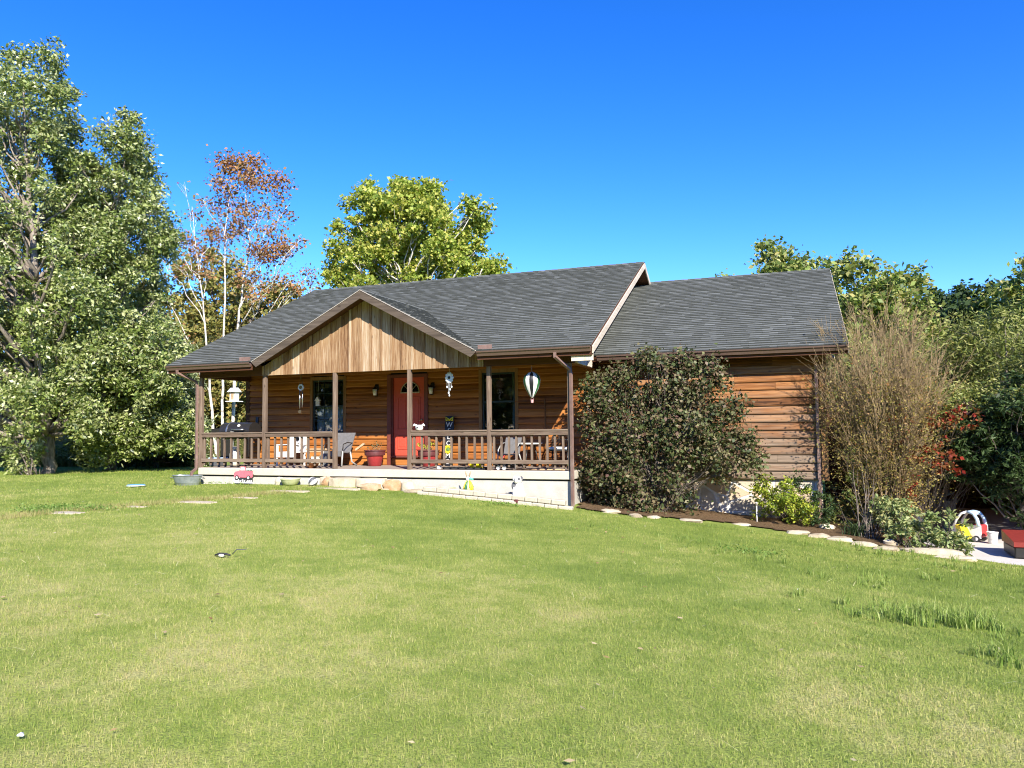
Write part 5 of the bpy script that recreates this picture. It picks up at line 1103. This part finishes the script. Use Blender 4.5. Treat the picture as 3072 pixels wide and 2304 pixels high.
# red truck garden sign
t = thing('truck_sign', 'red pickup truck cut-out sign with white lettering strip staked before the porch', 'garden sign', (1.6, -.18, gnd(1.6, -.18))); zb = gnd(1.6, -.18)
pk = [(-.29,-.03),(-.29,.07),(-.25,.115),(-.13,.135),(-.115,.15),(-.10,.225),(-.08,.245),(.05,.245),(.065,.23),(.07,.145),(.27,.145),(.28,.13),(.28,-.01),(.26,-.03)]
part(MB().prism([(1.62+x, -.20+z) for x, z in pk], 'y', -.19, -.172), 'truck', 'pink_red', t); part(MB().prism([(1.62+x, -.2+z) for x, z in ((-.09,.15),(-.075,.225),(.035,.225),(.045,.15))], 'y', -.194, -.191), 'cab_window', 'off_white', t); part(MB().box(1.70, 1.90, -.196, -.1915, -.062, -.05), 'bed_rail', 'dark_grey', t)
for x in (-.19, .165): w_ = part(MB().tube([(1.62+x, -.203, -.235), (1.62+x, -.193, -.235)], .058, 18), 'wheel', 'rubber', t); part(MB().tube([(1.62+x, -.206, -.235), (1.62+x, -.2035, -.235)], .032, 14), 'hub', 'white_paint', t, False, w_)
b = MB(); 
for k in range(9): x = 1.30+k*.068; h = rr.uniform(.05, .085); b.box(x, x+.045, -.19, -.18, zb+.06, zb+.06+h, .003)
b.box(1.28, 1.92, -.182, -.176, zb+.04, zb+.06); part(b, 'letter_strip', 'white_paint', t); part(MB().beam((1.45, -.178, zb-.1), (1.45, -.178, -.24), .012, .006).beam((1.78, -.178, zb-.1), (1.78, -.178, -.24), .012, .006), 'stake', 'dark_grey', t)
def bq(k): return MB()
b = MB()
for k in range(7): x = 1.31+rr.uniform(0, .56); z = zb+.05+rr.uniform(0, .10); b.box(x, x+rr.uniform(.015, .04), -.199, -.1915, z, z+rr.uniform(.02, .05), .003)
part(b, 'painted_marks', 'sign_black', t)
b = MB()
for k in range(5): x = 1.72+.045*k; b.ball((x, -.182, -.035+.02*(k % 2)), .035, .02, .032, 8, 5)
part(b, 'pumpkin_load', 'cream', t, True)
def bowl(x, y, lab): 
    z = gnd(x, y)+.01; t = thing('planter_bowl', lab, 'planter', (x, y, z), 'pale green planter bowls along the porch'); part(MB().lathe([(.14, 0), (.17, .02), (.225, .11), (.235, .135), (.25, .14), (.25, .155), (.225, .155), (.20, .10), (0, .09)], (x, y, z), 28), 'bowl', 'sage', t, 'auto'); return t
bowl(3.10, -.26, 'pale green planter bowl between the red truck sign and the striped ball'); bowl(7.31, -.33, 'pale green planter bowl right of the stone step by the edging blocks')
t = thing('striped_ball', 'grey and white striped ball lying on the lawn before the porch step', 'ball', (3.93, -.52, gnd(3.93, -.52)+.10)); c = (3.93, -.52, gnd(3.93, -.52)+.105)
for g_ in range(8):
    n, m = 3, 8; vs = []
    for i in range(m+1):
        for k in range(n+1):
            th, ph = math.pi*i/m, 2*math.pi*(g_+k/n)/8; v = Vector((math.sin(th)*math.cos(ph), math.sin(th)*math.sin(ph), math.cos(th)))*.115; v.rotate(Matrix.Rotation(.5, 3, 'Y')); v.rotate(Matrix.Rotation(-.9, 3, 'X')); vs.append((c[0]+v.x, c[1]+v.y, c[2]+v.z))
    part(MB().add(vs, [(i*(n+1)+k, (i+1)*(n+1)+k, (i+1)*(n+1)+k+1, i*(n+1)+k+1) for i in range(m) for k in range(n)]), 'panel', 'white_paint' if g_ % 2 else 'dark_grey', t, True)
# stones
def rock(b, c, rx, ry, rz, seed, n=10, m=7):
    rg = random.Random(seed); ph = [rg.uniform(0, 6.28) for _ in range(6)]; vs = []
    for i in range(m+1):
        for k in range(n):
            t_, p = math.pi*i/m, 2*math.pi*k/n; q = 1+.16*math.sin(2*p+ph[0])*math.sin(t_)+.10*math.sin(3*p+ph[1]+2*t_)+.08*math.sin(5*t_+ph[2]+p)
            x, y, z = math.sin(t_)*math.cos(p), math.sin(t_)*math.sin(p), math.cos(t_); s = (abs(x)**4+abs(y)**4+abs(z)**4)**.25
            vs.append((c[0]+rx*q*x/(.45+.55*s)*.95, c[1]+ry*q*y/(.45+.55*s)*.95, c[2]+rz*q*z/(.45+.55*s)*.9))
    return b.add(vs, [(i*n+k, (i+1)*n+k, (i+1)*n+(k+1) % n, i*n+(k+1) % n) for i in range(m) for k in range(n)])
def stone(px, y, rx, ry, rz, lab, mat='rock', dz=0, group=None, px_is_x=False, seed=None, cat='stone', name='stone'):
    x = px if px_is_x else at(px, 1450, y)[0]; z = gnd(x, y)+rz*.55+dz; return tag(rock(MB(), (x, y, z), rx, ry, rz, seed or int(px*7+y*50)).build(name, MT[mat], None, 'auto'), lab, cat, group)
z = gnd(4.6, -.35)
t = thing('stone_step', 'long pale stone step slab in front of the porch opening', 'step', (4.6, -.3, z)); 
b = MB(); rg_ = random.Random(4)
def slab(b, x0, x1, y0, y1, z0, z1, seed):
    rg = random.Random(seed); n = 16; pts = []
    for k in range(n):
        a = 2*math.pi*k/n; cx_, sy_ = math.cos(a), math.sin(a); q = (abs(cx_)**5+abs(sy_)**5)**-.2; pts.append(((x0+x1)/2+(x1-x0)/2*q*cx_*rg.uniform(.93, 1.02), (y0+y1)/2+(y1-y0)/2*q*sy_*rg.uniform(.93, 1.02)))
    k = len(pts); cx_, cy2 = (x0+x1)/2, (y0+y1)/2
    vs = [(x, y, z0) for x, y in pts]+[(x, y, z1-.012) for x, y in pts]+[(cx_+(x-cx_)*.97, cy2+(y-cy2)*.95, z1+rg.uniform(-.004, .004)) for x, y in pts]
    return b.add(vs, [tuple(range(2*k, 3*k))]+[(i, (i+1) % k, k+(i+1) % k, k+i) for i in range(k)]+[(k+i, k+(i+1) % k, 2*k+(i+1) % k, 2*k+i) for i in range(k)])
part(slab(slab(MB(), 4.28, 5.02, -.52, -.02, -.55, -.20, 1), 5.02, 5.72, -.50, -.02, -.55, -.205, 2), 'slab', 'rock', t)
for (x, y, rx, ry, rz, lab, m_) in ((4.22, -.22, .20, .14, .13, 'orange tinted boulder between the striped ball and the stone step', 'rock_orange'), (5.55, -.62, .30, .16, .10, 'long orange veined stone lying in front of the step slab', 'rock_orange'), (5.95, -.26, .20, .16, .16, 'orange brown upright stone right of the step slab', 'rock_orange'), (6.32, -.22, .22, .16, .16, 'round pale stone with orange stain at the right end of the step', 'rock'), (2.68, -.12, .15, .12, .13, 'small pale stone against the wall left of the first green bowl', 'rock'), (4.05, -.12, .17, .1, .14, 'pale wall stone half hidden behind the striped ball', 'rock'), (6.62, -.45, .25, .14, .06, 'flat pale stone between the step and the second green bowl', 'rock')):
    stone(x, y, rx, ry, rz, lab, m_, 0, 'loose stones along the porch front', True)
for i, (px, py, rx, ry, lab) in enumerate(((870, 1474, .52, .16, 'flat pale flagstone on the grass below the striped ball'), (1010, 1466, .62, .14, 'flagstone directly in front of the long step slab'), (590, 1507, .46, .17, 'pale stepping stone in the lawn left of the step, second from the porch'), (200, 1539, .36, .17, 'pale stepping stone furthest left along the worn path'), (735, 1494, .3, .1, 'small flat stone on the worn path near the porch'), (1130, 1466, .5, .12, 'flagstone at the right end of the long step slab'), (410, 1521, .22, .09, 'small half grassed stone on the worn path'))):
    g_ = gp(px, py); tag(slab(MB(), g_[0]-rx, g_[0]+rx, g_[1]-ry, g_[1]+ry, g_[2]-.05, g_[2]+.012, 30+i).build('stepping_stone', MT['rock']), lab, 'stepping stone', 'stepping stones of the lawn path'); STONES.append((g_[0], g_[1], rx*.85, ry*.85))
# edging blocks stepping down to the right
e0, e1 = np.array((6.75, -.42)), np.array((10.15, -.46)); k = 0
for row in range(2):
    x = 6.75+(.13 if row else 0); 
    while x < (10.05 if row == 0 else 9.98):
        L = rr.uniform(.27, .33); z = gnd(x+L/2, -.5)-.045+row*.115; y = -.55+.035*row+rr.uniform(-.012, .012)
        if not (row and rr.random() < .08):
            o = MB().box(-L/2, L/2-.006, -.085, .085, 0, .11, .018).build('edging_block', MT['edging']); o.location = (x+L/2, y, z); o.rotation_euler = (0, math.atan((gnd(x, -.5)-gnd(x+L, -.5))/L)*.9, rr.uniform(-.05, .05)); tag(o, 'pale split face edging block in the %s course below the porch' % ('bottom', 'top')[row], 'edging block', 'edging blocks below the right half of the porch'); k += 1
        x += L
# figurine
t = thing('garden_figurine', 'yellow and green striped garden figurine with tall ears and turquoise bow', 'figurine', (7.90, -.30, gnd(7.9, -.3)+.08)); x, y, z = 7.90, -.36, gnd(7.9, -.36)+.14
for k in range(10):
    a = 2*math.pi*k/10; part(MB().tube([(x+.085*math.cos(a), y+.085*math.sin(a), z), (x+.095*math.cos(a), y+.095*math.sin(a), z+.08), (x+.06*math.cos(a), y+.06*math.sin(a), z+.17), (x+.03*math.cos(a), y+.03*math.sin(a), z+.23)], [.022, .028, .022, .01], 6), 'leaf_stripe', ('yellow', 'tree_green', 'sage')[k % 3], t, True)
part(MB().lathe([(.085, 0), (.09, .06), (.05, .19), (.03, .23), (0, .24)], (x, y, z), 16), 'body', 'cream', t, True); part(MB().ball((x-.01, y, z+.27), .05, .045, .055), 'head', 'off_white', t, True)
for s in (-1, 1): part(MB().tube([(x-.01+s*.02, y, z+.31), (x-.01+s*.045, y, z+.38), (x-.01+s*.07, y, z+.44)], [.014, .016, .005], 6), 'ear', 'tan', t, True)
part(MB().ball((x+.06, y-.02, z+.275), .04, .02, .03).ball((x+.10, y-.01, z+.265), .03, .015, .02), 'bow', 'turquoise', t, True)
# sitting dog statue
x, y = 9.10, -.42; z = gnd(x, y)+.10
t = thing('dog_statue', 'white sitting dog statue with grey patches on the edging blocks', 'statue', (x, y, z)); b = MB()
b.lathe([(.10, 0), (.135, .04), (.13, .13), (.105, .24), (.085, .30), (.06, .34), (0, .36)], (x, y+.03, z), 18, .9, 1.1); b.ball((x, y-.02, z+.40), .085, .09, .08); b.ball((x-.02, y-.10, z+.375), .042, .06, .038)
for s in (-1, 1): b.tube([(x+s*.055, y-.07, z+.24), (x+s*.055, y-.10, z+.10), (x+s*.055, y-.115, z+.01), (x+s*.055, y-.15, z+.015)], [.042, .032, .03, .022], 8); b.ball((x+s*.10, y+.02, z+.07), .055, .10, .075)
part(b, 'body', 'white_paint', t, True); 
for s in (-1, 1): part(MB().tube([(x+s*.06, y-.01, z+.46), (x+s*.095, y-.02, z+.44), (x+s*.105, y-.03, z+.37)], [.028, .03, .012], 6, True, .6), 'ear', 'fur_grey' if s > 0 else 'white_paint', t, True)
part(MB().ball((x+.045, y-.088, z+.425), .03, .02, .035).ball((x-.085, y-.055, z+.27), .05, .05, .085), 'patch', 'fur_grey', t, True); part(MB().ball((x-.025, y-.155, z+.385), .014).ball((x-.05, y-.095, z+.425), .009).ball((x+.02, y-.102, z+.425), .009), 'nose_and_eyes', 'sign_black', t, True)
part(MB().tube([(x-.10, y+.08, z+.03), (x-.22, y+.10, z+.10), (x-.30, y+.10, z+.06)], [.03, .028, .01], 8), 'tail', 'fur_grey', t, True)
tag(MB().box(x-.03, x+.06, y-.22, y-.13, z-.10, z-.005, .015).build('clay_brick', MT['pot_rim']), 'dark red brick piece at the feet of the dog statue', 'brick')
# things on the lawn
g_ = gp(408, 1461); t = thing('frisbee', 'pale blue plastic disc lying in the left lawn', 'disc', tuple(g_)); P_('disc_blue', (.14, .34, .52), .5); part(MB().lathe([(.21, 0), (.22, .015), (.20, .035), (.0, .045)], (g_[0], g_[1], g_[2]+.03), 24), 'disc', 'disc_blue', t, True); part(MB().lathe([(.205, 0), (.235, .004), (.22, .022)], (g_[0], g_[1], g_[2]+.028), 24), 'rim', 'shell', t, True)
g_ = gp(668, 1674); c = (g_[0], g_[1], g_[2]+.02); t = thing('hand_tool', 'small black and white gadget with a curved neck lying in the middle lawn', 'tool', tuple(g_)); part(MB().tube([(c[0]-.12, c[1], c[2]+.01), (c[0]-.05, c[1], c[2]+.03), (c[0]+.04, c[1]+.01, c[2]+.03), (c[0]+.10, c[1]+.02, c[2]+.015)], [.010, .016, .015, .010], 8), 'body', 'rubber', t, True); part(MB().ball((c[0]+.0, c[1]-.025, c[2]+.015), .045, .015, .018), 'belly', 'white_paint', t, True); part(MB().tube([(c[0]+.13, c[1]+.02, c[2]+.03), (c[0]+.19, c[1]+.03, c[2]+.09), (c[0]+.28, c[1]+.04, c[2]+.09), (c[0]+.33, c[1]+.05, c[2]+.10)], [.006, .006, .005, .004], 6), 'neck', 'dark_grey', t, True)
def scrap(px, py, s, lab):
    g_ = gp(px, py); n = 8; rg = random.Random(int(px)); vs = [(g_[0]+s*math.cos(2*math.pi*k/n)*rg.uniform(.7, 1), g_[1]+s*.7*math.sin(2*math.pi*k/n)*rg.uniform(.6, 1), g_[2]+.034+rg.uniform(0, .015)) for k in range(n)]; vs += [(g_[0], g_[1], g_[2]+.05)]+[(v[0], v[1], v[2]-.006) for v in vs]
    tag(MB().add(vs, [(k, (k+1) % n, n) for k in range(n)]+[(k, n+1+k, n+1+(k+1) % n, (k+1) % n) for k in range(n)]).build('paper_scrap', MT['off_white'], None, True), lab, 'litter', 'pale scraps lying in the lawn')
for a_ in ((60, 2228, .024, 'white scrap in the bottom left corner of the lawn'), (2395, 1778, .013, 'tiny pale scrap on the lawn left of the long grass tufts')): scrap(*a_)
# rocks along the edge of the bed
for i, (px, py, rx, rz, lab) in enumerate(((1830, 1540, .22, .07, 'dark shaded rock at the left start of the bed edging'), (1905, 1552, .16, .06, 'pale broken rock under the left side of the big shrub'), (1960, 1556, .15, .05, 'low pale rock below the middle of the big shrub'), (2010, 1530, .17, .15, 'brown rock standing behind the right stems of the big shrub'), (2070, 1566, .28, .05, 'flat cream stone in the bed edge right of the big shrub'), (2225, 1577, .22, .04, 'thin flat stone edging left of the yellow green bush'), (2395, 1603, .24, .06, 'white topped edging stone below the yellow green bush'), (2455, 1613, .22, .06, 'pale edging stone right below the bush at the wing corner'), (2520, 1624, .30, .07, 'largest white flat edging stone beside the lily clump'), (2590, 1638, .28, .06, 'pale edging stone right of the lily clump'), (2660, 1652, .26, .06, 'grey white edging stone before the crape myrtle'), (2672, 1640, .13, .10, 'rounded tan rock at the left of the sedum clumps'), (2790, 1664, .55, .09, 'long white edging slab below the sedum clumps'), (2870, 1680, .32, .06, 'last white edging stone beside the concrete driveway'), (2480, 1590, .2, .10, 'jagged tan rock lying on the mulch at the wing corner'))):
    g_ = gp(px, py); tag(rock(MB(), (g_[0], g_[1]+.06, g_[2]+rz*.25), rx*.9, .11 if rx < .5 else .14, rz, 60+i).build('edging_rock', MT['rock'], None, 'auto'), lab, 'rock', 'rocks edging the planting bed'); STONES.append((g_[0], g_[1]+.08, rx*.8, .08))
t = thing('garden_light', 'thin pale stake light left of the yellow green bush', 'garden light', (13.93, 1.15, g1(13.93, 1.15))); z = g1(13.93, 1.15); part(MB().tube([(13.93, 1.15, z-.1), (13.93, 1.15, z+.38)], .014, 8), 'stake', 'off_white', t, True); part(MB().lathe([(.022, 0), (.03, .05), (.04, .055), (0, .08)], (13.93, 1.15, z+.37), 12), 'lamp_head', 'off_white', t, True)
# bird feeder on the thickest white trunk
c = at(703, 1188, 15.2); t = thing('bird_feeder', 'cream house shaped bird feeder fixed to the rightmost white trunk', 'bird feeder', tuple(c)); m = .0178
part(MB().box(c[0]-.17, c[0]+.17, c[1]-.15, c[1]+.15, c[2]-.25, c[2]+.22), 'body', 'cream', t); part(MB().prism([(c[1]-.26, c[2]+.20), (c[1]+.26, c[2]+.20), (c[1], c[2]+.42)], 'x', c[0]-.25, c[0]+.25), 'roof', 'off_white', t); part(MB().box(c[0]-.30, c[0]+.30, c[1]-.3, c[1]+.3, c[2]-.30, c[2]-.255), 'tray', 'white_paint', t); part(MB().box(c[0]-.08, c[0]+.08, c[1]-.158, c[1]-.151, c[2]-.18, c[2]+.16), 'seed_window', 'tan', t)

# ------------------------------------------------------------------ carport and driveway things
X0 = float(at(2727, 1500, 1.75)[0])
t = thing('carport', 'dark carport with an orange red front post right of the wing', 'carport', (19, 5, PADZ))
part(MB().box(X0-.055, X0+.055, 1.70, 1.81, g1(X0, 1.75)-.1, 1.16, .006), 'post', 'post_red', t); part(MB().box(X0-.05, X0+.05, 1.70, 2.44, 1.162, 1.30), 'beam', 'roof_red', t); part(MB().box(22.3, 22.41, 2.75, 2.86, PADZ, 1.22, .006), 'post', 'post_red', t)
part(MB().box(X0-.5, 22.9, 2.45, 2.50, 1.12, 1.36), 'fascia', 'roof_red', t); part(MB().prism([(2.502, 1.30), (9.0, 1.62), (9.0, 1.72), (2.502, 1.40)], 'x', X0-.45, 22.85), 'roof', 'roof_red', t)
part(MB().box(15.6, 22.8, 8.6, 8.75, PADZ, 1.6), 'back_wall', 'darkwood', t); part(MB().box(22.6, 22.75, 2.8, 8.6, PADZ, 1.5), 'side_wall', 'darkwood', t)
z = PADZ; c = atz(2925, 1628, z); cx_, cy2 = float(c[0])-.02, float(c[1])+.30; rotc = 2.55
t = thing('toy_car', 'white and red child ride-on toy car with pale blue roof on the driveway', 'toy car', (cx_, cy2, z), rot=rotc)
def lp(mb, name, m_, parent=None, smooth=False): return mb.build(name, MT[m_], parent or t, smooth, True)
# local: x forward, y left, z up; body 0.75 long, 0.42 wide, 0.84 high
lp(MB().prism([(-.36,.10),(.30,.10),(.38,.16),(.38,.30),(.32,.36),(.22,.40),(.20,.36),(-.12,.34),(-.16,.44),(-.36,.44)], 'y', -.21, -.19).prism([(-.36,.10),(.30,.10),(.38,.16),(.38,.30),(.32,.36),(.22,.40),(.20,.36),(-.12,.34),(-.16,.44),(-.36,.44)], 'y', .19, .21).box(.20, .37, -.188, .188, .10, .35, .03), 'body', 'white_paint')
lp(MB().box(-.37, -.12, -.185, .185, .12, .45, .04), 'rear_body', 'red_toy'); lp(MB().box(-.11, .19, -.185, .185, .12, .15), 'floor', 'red_toy')
for s in (-1, 1):
    lp(MB().tube([(.33, s*.20, .34), (.24, s*.20, .55), (.12, s*.19, .72), (-.02, s*.18, .775)], [.035, .032, .032, .035], 8), 'roof_pillar', 'white_paint', None, True); lp(MB().tube([(-.30, s*.20, .42), (-.27, s*.20, .60), (-.18, s*.19, .74), (-.02, s*.18, .775)], [.05, .045, .042, .035], 8), 'roof_pillar', 'blue_white', None, True)
lp(MB().prism([(.14,.70),(.10,.76),(-.02,.80),(-.14,.79),(-.23,.72),(-.20,.69),(-.12,.75),(-.02,.765),(.08,.73)], 'y', -.20, .20), 'roof', 'blue_white')
for x in (-.24, .25):
    for s in (-1, 1): w_ = lp(MB().tube([(x, s*.165, .085), (x, s*.225, .085)], .085, 18), 'wheel', 'rubber'); lp(MB().tube([(x, s*.226, .085), (x, s*.232, .085)], .045, 14), 'hub', 'white_paint', w_)
lp(MB().tube([(.18, 0, .36), (.10, 0, .42)], .02, 8).tube([(.10, .07, .41), (.08, .0, .46), (.10, -.07, .41), (.11, 0, .37), (.10, .07, .41)], .012, 6), 'steering_wheel', 'rubber')
c = atz(2908, 1624, z)
t.scale = (.76, .76, .76)
c = c
t = thing('toy_dump_truck', 'yellow plastic toy dump truck leaning in front of the toy car', 'toy', (float(c[0]), float(c[1]), z), rot=.3)
lp(MB().prism([(-.16,.06),(.02,.06),(-.10,.34),(-.22,.32)], 'y', -.10, .10), 'tipper', 'bright_yellow'); lp(MB().box(-.26, .10, -.09, .09, .05, .09, .01), 'chassis', 'rubber')
for x in (-.20, .04):
    for s in (-1, 1): lp(MB().tube([(x, s*.09, .055), (x, s*.13, .055)], .055, 14), 'wheel', 'rubber')
c = atz(2984, 1634, z); t = thing('plastic_bucket', 'off white plastic bucket right of the toy car', 'bucket', (float(c[0]), float(c[1])+.13, z)); lp(MB().lathe([(.115, 0), (.12, .01), (.145, .32), (.155, .32), (.155, .35), (.135, .35), (.11, .02), (0, .02)], (0, 0, .003), 22), 'bucket', 'off_white', None, 'auto'); lp(MB().tube([(-.155, 0, .31), (-.10, -.15, .20), (.0, -.17, .17), (.10, -.15, .20), (.155, 0, .31)], .005, 5), 'handle', 'steel', None, True)
t.scale = (.66, .66, .66)
c = atz(2822, 1600, z); t = thing('trash_bin', 'grey round trash bin with its domed lid ajar in the carport', 'bin', (float(c[0])+.15, float(c[1])+.6, z)); lp(MB().lathe([(.22, 0), (.28, .62), (.31, .62), (.31, .67), (.26, .67), (.2, .05), (0, .05)], (0, 0, .003), 24), 'bin', 'grey_bin', None, 'auto'); lp(MB().lathe([(.33, 0), (.32, .04), (.22, .11), (.05, .15), (0, .15)], (0, 0, 0), 24).xf(0, (-.10, -.05, .74), ('Y', -.30)), 'lid', 'grey_bin', None, True)
c = atz(2740, 1600, z); t = thing('hand_cart', 'silver framed hand cart with a hooped handle behind the orange red post', 'cart', (float(c[0])+.25, float(c[1])+.45, z)); lp(MB().tube([(-.16, 0, .12), (-.16, .0, .72), (-.11, 0, .82), (0, 0, .86), (.11, 0, .82), (.16, 0, .72), (.16, 0, .12)], .017, 8), 'frame', 'steel', None, True); lp(MB().box(-.15, .15, -.22, .02, .10, .13, .005), 'base_plate', 'steel'); lp(MB().box(-.13, .13, -.2, -.03, .14, .42, .02), 'cargo_box', 'blue_white')
for s in (-1, 1): lp(MB().tube([(s*.17, .05, .10), (s*.21, .05, .10)], .10, 16), 'wheel', 'rubber')
c = at(3008, 1600, -.35); t = thing('storage_cart', 'black box with a red top and chrome oval cut by the right edge', 'box', (float(c[0])+.17, -.35, PADZ)); zt = float(at(3008, 1625, -.35)[2])
lp(MB().box(.0, 1.1, .0, .75, .02, zt-PADZ-.09, .02), 'body', 'grill_black'); lp(MB().prism([(-.02, zt-PADZ-.085), (.77, zt-PADZ-.085), (.77, zt-PADZ+.12), (-.02, zt-PADZ)], 'x', -.015, 1.12), 'lid', 'box_red'); lp(MB().tube([(.36, -.006, .30), (.38, -.006, .36), (.48, -.006, .38), (.60, -.006, .36), (.62, -.006, .30), (.58, -.006, .25), (.40, -.006, .25), (.36, -.006, .30)], .014, 6), 'badge', 'steel', None, True)
t = tree('added_shade_tree', 'leafy tree added out of view beyond the right edge to shade the carport', 'tree', (23.4, -.6, g1(23.4, -.6)), env([(23.4, -.6, 3.2, 2.2, 2.1, 2.1), (25.0, 1.6, 2.8, 2.2, 2.2, 2.2)], 60, .6, 71), .14, .16, 24000, MT['l_dark'], MT['bark'], 72, aspect=.6)  # unseen tree, added to cast shade into the carport
do_grass()
